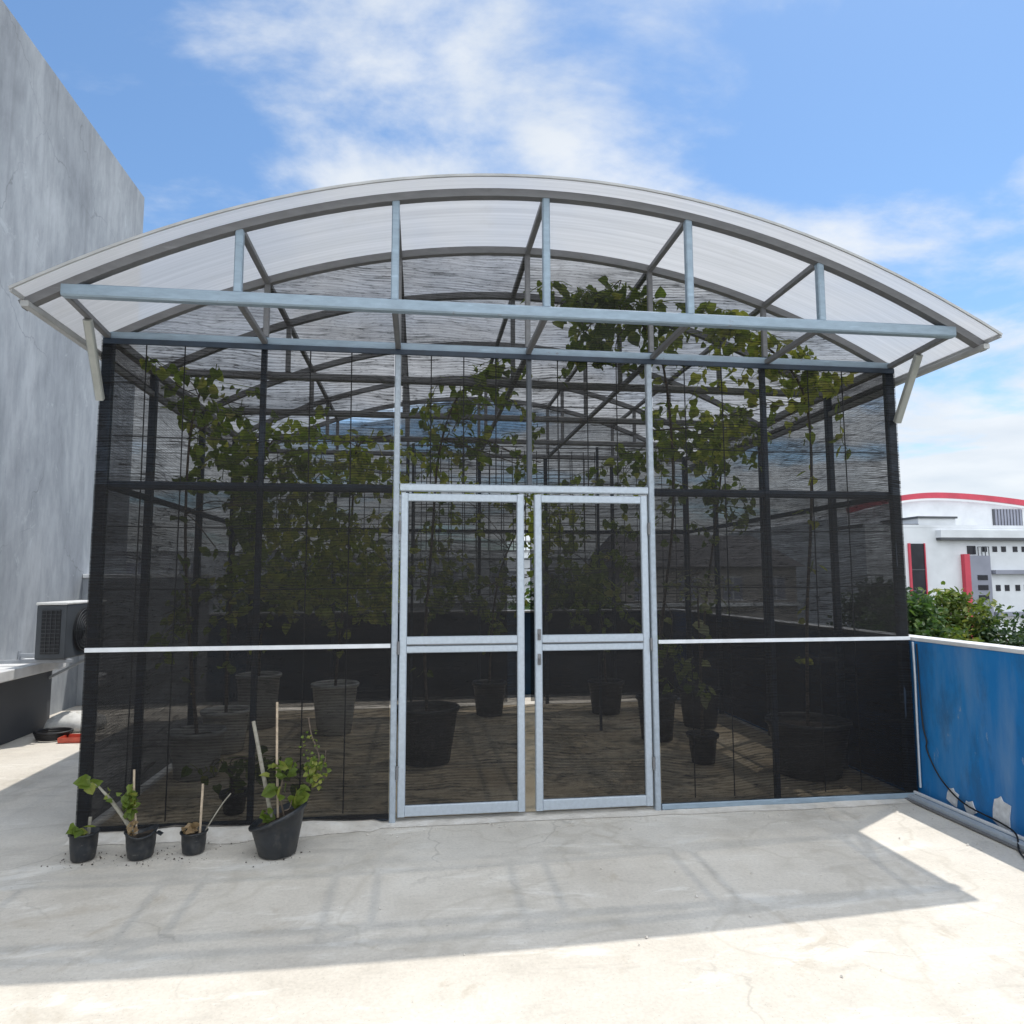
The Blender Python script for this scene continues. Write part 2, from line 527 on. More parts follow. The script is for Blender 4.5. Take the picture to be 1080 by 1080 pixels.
def tube(bm, pts, rad, n=6):
    pts = [Vector(p) for p in pts]
    if not isinstance(rad, (list, tuple)):
        rad = [rad]*len(pts)
    rings = []
    for i, p in enumerate(pts):
        d = (pts[min(len(pts)-1, i+1)]-pts[max(0, i-1)]).normalized()
        ref = Vector((0, 0, 1)) if abs(d.z) < .9 else Vector((1, 0, 0))
        s = d.cross(ref).normalized(); u = s.cross(d)
        rings.append([bm.verts.new(p+(s*math.cos(2*math.pi*k/n)+u*math.sin(2*math.pi*k/n))*rad[i]) for k in range(n)])
    for r0, r1 in zip(rings, rings[1:]):
        for k in range(n):
            bm.faces.new((r0[k], r0[(k+1) % n], r1[(k+1) % n], r1[k]))
    bm.faces.new(rings[0]); bm.faces.new(list(reversed(rings[-1])))
def smooth_path(pts, k=5):
    """Catmull-Rom through the points"""
    P = [Vector(p) for p in pts]
    P = [P[0]*2-P[1]]+P+[P[-1]*2-P[-2]]
    o = []
    for i in range(1, len(P)-2):
        for j in range(k):
            t = j/k
            a, b, c, d = P[i-1], P[i], P[i+1], P[i+2]
            o.append(.5*((2*b)+(c-a)*t+(2*a-5*b+4*c-d)*t*t+(3*b-a-3*c+d)*t**3))
    o.append(P[-2])
    return o
def lathe(bm, cx, cy, prof, n=28, sx=1, sy=1, fz=None):
    rings = []
    for r, z in prof:
        ring = []
        for k in range(n):
            a = 2*math.pi*k/n
            x, y = r*math.cos(a)*sx, r*math.sin(a)*sy
            dz = fz(x, y, z, a) if fz else 0
            ring.append(bm.verts.new((cx+x, cy+y, z+dz)))
        rings.append(ring)
    for r0, r1 in zip(rings, rings[1:]):
        for k in range(n):
            bm.faces.new((r0[k], r0[(k+1) % n], r1[(k+1) % n], r1[k]))
    bm.faces.new(list(reversed(rings[0]))); bm.faces.new(rings[-1])
def add_leaf(bm, p, d, nrm, L, wd):
    d = d.normalized()
    s = d.cross(nrm)
    if s.length < 1e-4:
        s = d.cross(Vector((.3, .5, .8)))
    s.normalize()
    u = s.cross(d)
    q = [(0, 0, 0), (.40, -.08, .03), (.56, .28, .10), (.36, .66, .06), (0, 1, -.10), (-.36, .66, .06), (-.56, .28, .10), (-.40, -.08, .03)]
    v = [bm.verts.new(p+s*(x*wd)+d*(y*L)+u*(z*L)) for x, y, z in q]
    mid = bm.verts.new(p+d*(.45*L)-u*(.06*L))
    for i in range(8):
        bm.faces.new((mid, v[i], v[(i+1) % 8]))
def leaves(bm, rng, c, rad, n, size, droop=.6):
    c = Vector(c)
    for _ in range(n):
        while True:
            q = Vector((rng.uniform(-1, 1), rng.uniform(-1, 1), rng.uniform(-1, 1)))
            if q.length < 1:
                break
        p = c+Vector((q.x*rad[0], q.y*rad[1], q.z*rad[2]))
        d = Vector((rng.gauss(0, 1), rng.gauss(0, 1), rng.gauss(-droop, .6)))
        nm = Vector((rng.gauss(0, .7), rng.gauss(-.3, .7), rng.gauss(.6, .5)))
        L = size*rng.uniform(.6, 1.25)
        add_leaf(bm, p, d, nm, L, L*rng.uniform(.75, 1.0))
def shoots(bm, rng, c, rad, n, nleaf, size):
    """vine shoots wandering through the volume, each carrying leaves that hang off it"""
    for _ in range(n):
        while True:
            q = Vector((rng.uniform(-1, 1), rng.uniform(-1, 1), rng.uniform(-1, 1)))
            if q.length < 1:
                break
        p = Vector(c)+Vector((q.x*rad[0], q.y*rad[1], q.z*rad[2]))
        p.x = min(max(p.x, -1.6), 3.28); p.y = min(max(p.y, .14), 3.75); p.z = min(p.z, 3.61-.105*(p.x-.85)**2)
        a = rng.uniform(0, 6.28)
        d = Vector((math.cos(a)*(rad[0]+.1), math.sin(a)*(rad[1]+.1), rng.gauss(.0, .5)*(rad[2]+.1))).normalized()
        sag = rng.uniform(.02, .10)
        k = max(4, int(nleaf*rng.uniform(.5, 1.3)))
        path = [p.copy()]
        for i in range(k):
            d = (d+Vector((rng.gauss(0, .22), rng.gauss(0, .22), rng.gauss(0, .22)-sag))).normalized()
            p = p+d*rng.uniform(.030, .055)
            q = Vector((min(max(p.x, -1.62), 3.30), min(max(p.y, .13), 3.78), p.z))
            q.z = min(q.z, 3.625-.105*(q.x-.85)**2)
            if (q-p).length > 1e-6:
                d = Vector((-d.x if q.x != p.x else d.x, -d.y if q.y != p.y else d.y, -abs(d.z) if q.z != p.z else d.z))
            p = q
            path.append(p.copy())
            L = size*(rng.uniform(.45, .8) if rng.random() < .4 else rng.uniform(.8, 1.35))
            o = Vector((rng.gauss(0, .6), rng.gauss(0, .6), rng.gauss(-.75, .45)))
            nm = Vector((rng.gauss(0, .6), rng.gauss(-.5, .6), rng.gauss(.4, .5)))
            add_leaf(bm, p+o.normalized()*.03, o, nm, L, L*rng.uniform(.75, 1.0))
        tube(bm, path[::2]+[path[-1]] if len(path) % 2 == 0 else path[::2], .0028, 4)

# ---------------------------------------------------------------- setting
bm = BM()
v = [bm.verts.new((x, y, -9)) for x, y in ((-1500, -1500), (1500, -1500), (1500, 3000), (-1500, 3000))]
bm.faces.new(v)
struct('ground', bm, 'terrain')

bm = BM()                                            # the roof terrace: slab on its building
nx, ny = 60, 90
rng = random.Random(3)
x0, x1, y0, y1 = -3.86, 3.5, -9.0, 4.6
grid = [[bm.verts.new((x0+(x1-x0)*i/nx, y0+(y1-y0)*j/ny, 0)) for i in range(nx+1)] for j in range(ny+1)]
for j in range(ny):
    for i in range(nx):
        bm.faces.new((grid[j][i], grid[j][i+1], grid[j+1][i+1], grid[j+1][i]))
struct('rooftop_floor', bm, 'floor')
bm = BM()
box(bm, (-3.86, -9, -8.99), (3.64, 4.74, -.012))
tag(link('supporting_building', bm, 'block'), 'rendered building body carrying the roof terrace under the greenhouse', 'building')

bm = BM()                                            # cement fillet run along the foot of the net
rng = random.Random(8)
pts = [(-1.80+i*.06) for i in range(0, 88)]
rows = []
for x in pts:
    k = (1.0 if x < -.1 else (.12 if x < 1.75 else .3))*(1 if x > -1.7 else .5)
    w = (.085+.02*rng.random()+.03*math.sin(x*5.3)+.02*math.sin(x*13+1))*k+.03
    h = (.026+.006*rng.random()+.008*math.sin(x*9))*k+.004
    rows.append([bm.verts.new((x, .06, .003)), bm.verts.new((x, .03, h)), bm.verts.new((x, -.035-w*.25, h*.9)), bm.verts.new((x, -.05-w*.7, h*.35)), bm.verts.new((x, -.06-w, .003))])
for a, b in zip(rows, rows[1:]):
    for i in range(4):
        bm.faces.new((a[i], b[i], b[i+1], a[i+1]))
def mortar():
    m, t, b = mat('cement_mortar')
    c = ramp(t, noise(t, 7, 7, .65), [(.3, (.51, .475, .42)), (.5, (.63, .59, .53)), (.7, (.73, .70, .65))])
    t.links.new(c, b.inputs['Base Color'])
    b.inputs['Roughness'].default_value = .92
    bump(t, b, noise(t, 30, 5), .5, .012)
    return m
MT['mortar'] = mortar()
o = link('mortar_kerb', bm, 'mortar', smooth=True)
o['kind'] = 'structure'

bm = BM()                                            # crumbs of cement and soil lying about
rng = random.Random(77)
def crumb(bm, x, y, q):
    v = [bm.verts.new((x+q*rng.uniform(.5, 1)*math.cos(a+rng.uniform(-.3, .3)), y+q*rng.uniform(.5, 1)*math.sin(a), .0042)) for a in (0, 1.26, 2.5, 3.77, 5.03)]
    w = [bm.verts.new((p.co.x*.6+x*.4+rng.uniform(-.2, .2)*q, p.co.y*.6+y*.4, .0042+q*rng.uniform(.3, .8))) for p in v]
    for i in range(5):
        bm.faces.new((v[i], v[(i+1) % 5], w[(i+1) % 5], w[i]))
    bm.faces.new(w)
for _ in range(420):
    k = rng.random()
    if k < .55:
        x, y = rng.uniform(-1.75, 3.35), -.10-abs(rng.gauss(0, .12))
    elif k < .75:
        x, y = 3.33-abs(rng.gauss(0, .1)), rng.uniform(-1.6, -.05)
    else:
        x, y = rng.uniform(-3.4, 3.3), rng.uniform(-2.4, -.2)
    crumb(bm, x, y, .002+.007*rng.random()**3)
o = tag(link('cement_crumbs', bm, 'mortar'), 'pale cement crumbs scattered on the floor in front of the net', 'crumbs')
o['kind'] = 'stuff'
bm = BM()
for px_, py_ in ((-1.6, -.36), (-1.31, -.37), (-1.05, -.34), (-.6, -.42)):
    for _ in range(38):
        a_ = rng.uniform(0, 6.3); d_ = .08+abs(rng.gauss(0, .05))
        crumb(bm, px_+d_*math.cos(a_), py_+d_*math.sin(a_), .002+.005*rng.random()**2)
o = tag(link('soil_crumbs', bm, 'soil'), 'dark soil crumbs spilled around the black pots', 'crumbs')
o['kind'] = 'stuff'

# neighbouring building with the tall blank wall
bm = BM()
box(bm, (-11, -9, -9), (-3.86, 5.82, 7.0))
tag(link('neighbouring_building', bm, 'cement'), 'tall blank grey cement wall of the neighbouring building left of the greenhouse', 'building')

# parapets
t_ = thing('parapet_wall', 'faded blue painted parapet with white top right of the greenhouse', 'wall', (3.56, -2, 0))
bm = BM(); box(bm, (3.5, -9, 0), (3.62, 4.6, 1.045)); link('wall_face', bm, 'blue', t_)
bm = BM(); box(bm, (3.494, -9, 1.046), (3.626, 4.6, 1.072), .005); link('coping', bm, 'cap', t_)
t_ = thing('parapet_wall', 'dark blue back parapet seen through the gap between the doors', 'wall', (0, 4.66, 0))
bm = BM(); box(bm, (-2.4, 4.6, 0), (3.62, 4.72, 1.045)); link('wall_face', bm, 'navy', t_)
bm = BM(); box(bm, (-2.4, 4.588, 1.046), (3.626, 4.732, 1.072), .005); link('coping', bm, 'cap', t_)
t_ = thing('low_wall', 'plain grey cement wall closing the passage left of the greenhouse', 'wall', (-3.1, 4.66, 0))
bm = BM(); box(bm, (-3.858, 4.58, .002), (-2.402, 4.74, 1.50)); link('wall_face', bm, 'cement', t_)
bm = BM(); box(bm, (-3.858, 4.56, 1.502), (-2.39, 4.76, 1.55), .008); link('coping', bm, 'cap', t_)

def earth_floor():
    m, t, b = mat('tan_screed')
    c = ramp(t, noise(t, 1.6, 7, .62, dist=.4), [(.3, (.44, .35, .235)), (.5, (.58, .485, .345)), (.7, (.68, .59, .45))])
    c = mix(t, mrange(t, noise(t, 5, 8, .7), .54, .70, 0, .5), c, (.27, .20, .13))
    c = mix(t, mrange(t, noise(t, 90, 3), .60, .70, 0, .5), c, (.20, .155, .11))
    t.links.new(c, b.inputs['Base Color'])
    b.inputs['Roughness'].default_value = .92
    bump(t, b, noise(t, 40, 5), .35, .01)
    return m
MT['tan'] = earth_floor()
bm = BM()
g_ = [[bm.verts.new((-1.74+5.17*i/10, .07+3.80*j/8, .004)) for i in range(11)] for j in range(9)]
for j in range(8):
    for i in range(10):
        bm.faces.new((g_[j][i], g_[j][i+1], g_[j+1][i+1], g_[j+1][i]))
struct('greenhouse_floor', bm, 'tan')

# ---------------------------------------------------------------- greenhouse
XL, X1, XJ, XC, XK, X5, XR = -1.7586, -.8398, 0, .8564, 1.6709, 2.5027, 3.4433
ZR, ZT, ZB = 1.064, 2.05, 2.97
XM, ZA, KA = .85, 3.668, .105
NODES = [-.83, 0, .85, 1.70, 2.52]
def arch_z(x, dz=0):
    return ZA-KA*(x-XM)**2+dz
def arch_pts(y, a, b, dz=0, n=40):
    return [(a+(b-a)*i/n, y, arch_z(a+(b-a)*i/n, dz)) for i in range(n+1)]
TR = [-.70, 0, .75, 1.9, 3.0, 3.9]
YB = 3.9
G = thing('greenhouse', 'arched rooftop greenhouse with translucent white roof and black shade net walls', 'greenhouse', (.84, 1.6, 0))
def gbar(name, a, b, w, h, m, ref=None, parent=None):
    bm = BM(); bar(bm, a, b, w, h, ref)
    return link(name, bm, m, parent or G)
# posts of the front
for x in (XL, XR):
    gbar('corner_post', (x, .0, .004), (x, 0, ZB-.03), .064, .046, 'dark')
for x in (X1, X5):
    gbar('post', (x, .02, .004), (x, .02, ZB-.03), .034, .04, 'dark')
for x in (XJ, XK):
    gbar('door_jamb', (x, -.012, .004), (x, -.012, ZB-.03), .038, .046, 'jamb')
gbar('post', (XC, 0, ZT+.03), (XC, 0, ZB-.03), .034, .04, 'steel_dark')
# beams of the front
gbar('top_beam', (XL-.03, 0, ZB), (XR+.03, 0, ZB), .05, .055, 'steel')
gbar('net_clamp', (XL-.02, -.036, ZB-.040), (XR+.02, -.036, ZB-.040), .014, .034, 'dark')
gbar('middle_rail', (XL, .03, ZT), (XJ-.026, .03, ZT), .04, .05, 'dark')
gbar('middle_rail', (XK+.026, .03, ZT), (XR, .03, ZT), .04, .05, 'dark')
gbar('door_head', (XJ+.024, -.010, ZT+.004), (XK-.024, -.010, ZT+.004), .05, .048, 'alu')
gbar('net_batten', (XL-.03, -.034, ZR), (XJ-.024, -.034, ZR), .012, .026, 'strip')
gbar('net_batten', (XK+.024, -.034, ZR), (XR+.03, -.034, ZR), .012, .024, 'strip')
gbar('bottom_rail', (XK+.024, -.02, .026), (XR, -.02, .026), .035, .035, 'steel')
gbar('bottom_rail', (XL, .02, .026), (XJ-.024, .02, .026), .035, .035, 'dark')
# side and back posts and rails
for x in (XL, XR):
    for y in TR[2:]:
        gbar('post', (x, y, .004), (x, y, ZB-.03), .05, .05, 'dark')
    gbar('side_beam', (x, .03, ZB), (x, YB, ZB), .05, .06, 'steel_dull')
    gbar('side_beam', (x, .03, ZB-.17), (x, YB, ZB-.17), .03, .04, 'steel_dull')
    gbar('middle_rail', (x, .035, ZT), (x, YB, ZT), .03, .04, 'dark')
for x in (X1, XJ, XC, XK, X5):
    gbar('post', (x, YB, .004), (x, YB, ZB-.03), .04, .04, 'dark')
gbar('middle_rail', (XL, YB, ZT), (XR, YB, ZT), .03, .04, 'dark')
# trusses
XE = 2.62
for k, y in enumerate(TR):
    front = k == 0
    bm = BM()
    strip_section(bm, arch_pts(y, XM-2.74 if front else XL, XM+2.74 if front else XR), .05 if front else .045, .045)
    link('truss_arch', bm, 'steel_dull', G)
    if y != 0:
        zc_ = ZB
        a, b = (-1.70, 3.38) if front else (XL, XR)
        gbar('truss_chord', (a, y, zc_), (b, y, zc_), .056, .066 if front else .05, 'steel' if front else 'steel_dull')
    for x in NODES:
        z0 = ZB+.034
        gbar('truss_strut', (x, y, z0), (x, y, arch_z(x)-.02), .042 if front else .034, .042 if front else .034, 'steel' if front else 'steel_dull')
# purlins and ties, running front to back
for x in NODES:
    gbar('purlin', (x, TR[0]+.025, arch_z(x)-.005), (x, YB, arch_z(x)-.005), .034, .036, 'steel_dull')
for x in NODES:
    gbar('tie_bar', (x, TR[0]+.025, ZB-.004), (x, YB if x in (.85, 1.70) else -.026, ZB-.004), .034, .034, 'steel_dull')
for s, x, xe in ((-1, XL, -1.70), (1, XR, 3.38)):
    gbar('outrigger', (xe, TR[0]+.026, ZB-.004), (x, -.026, ZB-.004), .036, .036, 'steel_dull')
    gbar('brace', (x+s*.012, -.055, 2.56), (x+(xe-x)*.52, -.36, ZB-.026), .044, .044, 'brace')
    # eave purlin
    xx = XM+s*2.70
    gbar('eave_purlin', (xx, TR[0]-.06, arch_z(xx)-.03), (xx, 4.05, arch_z(xx)-.03), .04, .03, 'eave')
# roof sheet with edge trims
RX = 2.72
bm = BM()
ys = [-.84+i*(4.89/24) for i in range(25)]
th = .008
for top in (0, 1):
    rows = []
    for y in ys:
        rows.append([bm.verts.new((x, y, z)) for x, y, z in arch_pts(y, XM-RX, XM+RX, .030, 56)])
    if top:
        break
    for a, b in zip(rows, rows[1:]):
        for i in range(56):
            bm.faces.new((a[i], a[i+1], b[i+1], b[i]))
    break
roof = link('roof_sheet', bm, 'roof', G, True)
for y in (-.842, 4.052):
    bm = BM(); strip_section(bm, arch_pts(y, XM-RX-.01, XM+RX+.01, .030), .010, .014)
    link('roof_edge_trim', bm, 'eave', G)
for s in (-1, 1):
    xx = XM+s*(RX+.006)
    gbar('eave_trim', (xx, -.84, arch_z(xx)+.026), (xx, 4.05, arch_z(xx)+.026), .012, .03, 'eave')

def net_panel(name, m, f, nu=14, nv=10, parent=None, seed=0, amp=.019):
    """f(u, v) -> point and outward normal; the cloth bellies a little between its clamped edges"""
    rng = random.Random(seed)
    ph = [rng.uniform(0, 6.3) for _ in range(6)]
    bm = BM()
    g = []
    for j in range(nv+1):
        row = []
        for i in range(nu+1):
            u, v = i/nu, j/nv
            p, n = f(u, v)
            e = math.sin(math.pi*u)*math.sin(math.pi*v)
            w = e*(amp*math.sin(2.1*u*6.28+ph[0]+1.3*v)+amp*.8*math.sin(5*v+ph[1]+3*u)+amp*.5*math.sin(11*u+ph[2]+6*v))
            row.append(bm.verts.new(Vector(p)+Vector(n)*w))
        g.append(row)
    for j in range(nv):
        for i in range(nu):
            bm.faces.new((g[j][i], g[j][i+1], g[j+1][i+1], g[j+1][i]))
    return link(name, bm, m, parent or G, True)
def flat(a, b, z0, z1, y):
    return lambda u, v: ((a+(b-a)*u, y, z0+(z1-z0)*v), (0, -1, 0))
def side(x, z0, z1, s):
    return lambda u, v: ((x, .035+(YB-.035)*u, z0+(z1-z0)*v), (s, 0, 0))
YN = -.026
k = 0
for a, b in ((XL-.034, XJ-.024), (XK+.024, XR+.034)):
    net_panel('net_panel', 'net_hi', flat(a, b, ZT+.002, ZB-.03, YN), seed=(k := k+1))
    net_panel('net_panel', 'net_lo', flat(a, b, ZR, ZT, YN), seed=(k := k+1))
    net_panel('net_panel', 'net_lo', flat(a, b, .03, ZR, YN), seed=(k := k+1))
net_panel('net_panel', 'net_hi', flat(XJ+.024, XC-.02, ZT+.03, ZB-.03, -.008), seed=21)
net_panel('net_panel', 'net_hi', flat(XC+.02, XK-.024, ZT+.03, ZB-.03, -.008), seed=22)
for x, s in ((XL-.03, -1), (XR+.03, 1)):
    net_panel('net_panel', 'net_back', side(x, ZT, ZB, s), seed=(k := k+1), amp=.005)
    net_panel('net_panel', 'net_lo', side(x, .03, ZT, s), seed=(k := k+1), amp=.005)
net_panel('net_panel', 'net_back', flat(XL, XR, ZT, ZB, YB+.03), 24, seed=31)
net_panel('net_panel', 'net_lo', flat(XL, XC+.34, .03, ZT, YB+.03), 20, seed=32)
net_panel('net_panel', 'net_lo', flat(XC+.62, XR, .03, ZT, YB+.03), 20, seed=34)
def gable(y, low, cut=0):
    def f(u, v):
        x = XL+(XR-XL)*u
        zt = arch_z(x)-.02-cut*max(0, 1-abs((x+.25)/.62)**2)
        return ((x, y, low+(max(zt, low+.004)-low)*v), (0, -1, 0))
    return f
net_panel('gable_net', 'net_gable', gable(.026, ZB+.028), 40, 6, seed=41, amp=.006)
net_panel('gable_net', 'net_back', gable(YB+.03, ZB+.002, .13), 40, 6, seed=42, amp=.006)
# support wires behind the front net
for x in (-1.56, -1.33, -.56, -.30, 1.95, 2.22, 2.86, 3.12):
    bm = BM(); tube(bm, [(x, .05, .05), (x+.004, .05, ZT), (x, .05, ZB-.03)], .0042, 5)
    link('support_wire', bm, 'wire', G)
for a, b in ((XL, XJ), (XK, XR)):
    for z in (2.36, 1.80, 1.42):
        bm = BM(); tube(bm, [(a+.02, .058, z), ((a+b)/2, .058, z-.01), (b-.02, .058, z)], .0036, 5)
        link('support_wire', bm, 'wire', G)
for a, b in ((XJ, XC), (XC, XK)):
    for i in range(1, 4):
        x = a+(b-a)*i/4
        bm = BM(); tube(bm, [(x, .05, ZT+.04), (x, .05, ZB-.03)], .004, 5)
        link('support_wire', bm, 'wire', G)
    for z in (2.34, 2.62):
        bm = BM(); tube(bm, [(a+.03, .056, z), (b-.03, .056, z+.008)], .0036, 5)
        link('support_wire', bm, 'wire', G)
# doors
def door(xa, xb, label, handle_x, swing):
    D = bpy.data.objects.new('door', None)
    C.objects.link(D); D.parent = G
    hx = xa if swing > 0 else xb
    D.location = Vector((hx, 0, 0))-G.location
    D['label'] = label
    zl, zh = .035, ZT-.032
    y = -.006
    sw = .047
    def d(name, a, b, w, h, m='alu', ref=None):
        bm = BM(); bar(bm, a, b, w, h, ref)
        return link(name, bm, m, D)
    for x in (xa+sw/2, xb-sw/2):
        d('door_stile', (x, y, zl), (x, y, zh), sw, .040)
    d('door_rail', (xa+sw, y, zh-.026), (xb-sw, y, zh-.026), .036, .05)
    d('door_rail', (xa+sw, y, zl+.032), (xb-sw, y, zl+.032), .036, .064)
    d('door_rail', (xa+sw, y, ZR-.026), (xb-sw, y, ZR-.026), .036, .044)
    d('door_rail', (xa+sw, y, ZR+.027), (xb-sw, y, ZR+.027), .036, .052)
    d('door_bead', (xa+sw, y-.020, ZR+.004), (xb-sw, y-.020, ZR+.004), .006, .006, 'steel_dull')
    net_panel('net_panel', 'net_lo', flat(xa+sw, xb-sw, ZR+.053, zh-.05, y), parent=D, seed=51+int(xa*10), amp=.006)
    net_panel('net_panel', 'net_lo', flat(xa+sw, xb-sw, zl+.063, ZR-.05, y), parent=D, seed=52+int(xa*10), amp=.010)
    for z in (1.12, .965):
        if handle_x is None:
            break
        bm = BM()
        box(bm, (handle_x-.011, y-.030, z-.035), (handle_x+.011, y-.0205, z+.035), .003)
        tube(bm, [(handle_x, y-.030, z), (handle_x, y-.044, z), (handle_x, y-.046, z-.03)], .006, 8)
        link('door_latch', bm, 'steel_dull', D)
    hz = xa-.004 if swing > 0 else xb+.004
    for z in (.3, 1.05, 1.8):
        bm = BM(); tube(bm, [(hz, y-.030, z-.04), (hz, y-.030, z+.04)], .008, 8)
        link('hinge', bm, 'steel_dull', D)
    return D
door(XJ+.029, XC-.040, None or 'left aluminium framed net door leaf', None, 1)
door(XC+.028, XK-.029, 'right aluminium framed net door leaf with latch', XC+.054, -1)

# ---------------------------------------------------------------- left side: bench, air conditioner and oddments
t_ = thing('concrete_bench', 'low concrete ledge with dark front against the grey wall below the air conditioner', 'ledge', (-3.66, 2.4, 0))
bm = BM(); box(bm, (-3.855, .4, .004), (-3.56, 3.35, .58)); link('bench_front', bm, 'fdark', t_)
bm = BM(); box(bm, (-3.855, .38, .582), (-3.46, 3.42, .68), .01); link('bench_top', bm, 'cap', t_)

AX, AY, AZ = -3.37, 2.6, .745
A = thing('air_conditioner', 'dark air conditioner outdoor unit with white top on wall brackets', 'air conditioner', (AX+.13, AY+.4, AZ))
bm = BM(); box(bm, (AX, AY, AZ), (AX+.26, AY+.82, AZ+.50), .012); link('casing', bm, 'acwhite', A)
bm = BM(); box(bm, (AX-.008, AY-.008, AZ+.501), (AX+.268, AY+.828, AZ+.525), .008); link('lid', bm, 'actop', A)
bm = BM(); box(bm, (AX+.05, AY-.004, AZ+.05), (AX+.215, AY-.001, AZ+.455)); gr = link('side_grille', bm, 'acblack', A)
bm = BM()
for i in range(12):
    z = AZ+.06+i*.035
    box(bm, (AX+.052, AY-.013, z), (AX+.213, AY-.005, z+.008))
for x in (AX+.09, AX+.13, AX+.172):
    box(bm, (x, AY-.0125, AZ+.052), (x+.006, AY-.0055, AZ+.453))
link('grille_bars', bm, 'acguard', gr)
fx, fy, fz = AX+.262, AY+.36, AZ+.25
bm = BM()
rings = []
for r, dx in ((.215, 0), (.215, .012), (.195, .012), (.19, .001)):
    rings.append([bm.verts.new((fx+dx, fy+r*math.cos(a*math.pi/20), fz+r*math.sin(a*math.pi/20))) for a in range(40)])
for r0, r1 in zip(rings, rings[1:]):
    for k_ in range(40):
        bm.faces.new((r0[k_], r0[(k_+1) % 40], r1[(k_+1) % 40], r1[k_]))
bm.faces.new(list(reversed(rings[3])))
fan = link('fan_opening', bm, 'acblack', A)
bm = BM()
for r in (.05, .08, .11, .14, .17, .20):
    tube(bm, [(fx+.018+.012*(1-(r/.2)**2), fy+r*math.cos(a*math.pi/18), fz+r*math.sin(a*math.pi/18)) for a in range(37)], .0035, 5)
for k_ in range(8):
    a = k_*math.pi/4
    tube(bm, [(fx+.03, fy+.03*math.cos(a), fz+.03*math.sin(a)), (fx+.014, fy+.205*math.cos(a), fz+.205*math.sin(a))], .0035, 5)
link('fan_guard', bm, 'acguard', fan)
bm = BM()
for k_ in range(3):
    a0 = k_*2*math.pi/3
    g = []
    for i in range(7):
        rr = .035+.145*i/6
        g.append([bm.verts.new((fx+.004+.010*tt, fy+rr*math.cos(a0+tt*.9), fz+rr*math.sin(a0+tt*.9))) for tt in (0, .5, 1)])
    for p_, q_ in zip(g, g[1:]):
        for i in range(2):
            bm.faces.new((p_[i], p_[i+1], q_[i+1], q_[i]))
link('fan_blades', bm, 'acguard', fan)
for nm, y in (('near', AY+.08), ('far', AY+.70)):
    b_ = thing('wall_bracket', '%s bracket under the air conditioner, %s' % (nm, 'strut below' if nm == 'far' else 'over the ledge'), 'bracket', (-3.8, y, AZ-.02), 'brackets under the air conditioner')
    bm = BM(); bar(bm, (-3.855, y, AZ-.022), (AX+.30, y, AZ-.022), .035, .035); link('arm', bm, 'pvc', b_)
    bm = BM()
    if nm == 'far':
        bar(bm, (-3.84, y, AZ-.40), (AX+.20, y, AZ-.045), .026, .026)
        link('strut', bm, 'pvc', b_)
    else:
        bm.free()
    bm = BM(); box(bm, (-3.859, y-.02, AZ-.44 if nm == 'far' else AZ-.04), (-3.844, y+.02, AZ+.02 if nm == 'far' else AZ+.40)); link('wall_plate', bm, 'pvc', b_)

t_ = thing('drain_pipe', 'thin grey pipe with white elbow rising behind the greenhouse corner', 'pipe', (-3.0, 3.0, 0))
bm = BM(); tube(bm, smooth_path([(-2.98, 3.0, .004), (-2.99, 3.0, .3), (-3.0, 3.0, .52), (-3.06, 3.0, .72)]), .022, 10); link('pipe_run', bm, 'pvc', t_, True)
bm = BM(); tube(bm, smooth_path([(-2.985, 3.0, .44), (-2.985, 2.97, .50), (-2.95, 2.94, .54), (-2.88, 2.92, .545)]), .035, 12); link('elbow', bm, 'pvcwhite', t_, True)
bm = BM(); lathe(bm, 0, 0, [(.001, 0), (.20, .0), (.24, .03), (.22, .10), (.12, .15), (.001, .16)], 18, 1.2, .8, lambda x, y, z, a: .02*math.sin(3*a)*(z > .02))
bmesh.ops.translate(bm, verts=bm.verts, vec=(-3.22, 3.15, .004))
tag(link('plastic_sack', bm, 'sack', None, True), 'crumpled white sack on the floor beside the dark ledge', 'sack')
bm = BM()
for kk in range(4):
    tube(bm, [(-3.22+(.13+.008*kk)*math.cos(a*math.pi/12), 2.72+(.11+.006*kk)*math.sin(a*math.pi/12), .018+kk*.018) for a in range(25)], .013, 8)
tag(link('rubber_hose', bm, 'cable', None, True), 'coil of black rubber hose on the floor in front of the white sack', 'hose')
t_ = thing('plastic_tray', 'small red plastic tray on the floor beside the hose coil', 'tray', (-2.98, 2.6, 0))
bm = BM(); box(bm, (-3.09, 2.52, .004), (-2.86, 2.70, .016), .004); link('base', bm, 'red', t_)
bm = BM()
for a, b in (((-3.09, 2.52, .0165), (-2.86, 2.528, .05)), ((-3.09, 2.692, .0165), (-2.86, 2.70, .05)), ((-3.09, 2.529, .0165), (-3.082, 2.691, .05)), ((-2.868, 2.529, .0165), (-2.86, 2.691, .05))):
    box(bm, a, b)
link('rim', bm, 'red', t_)

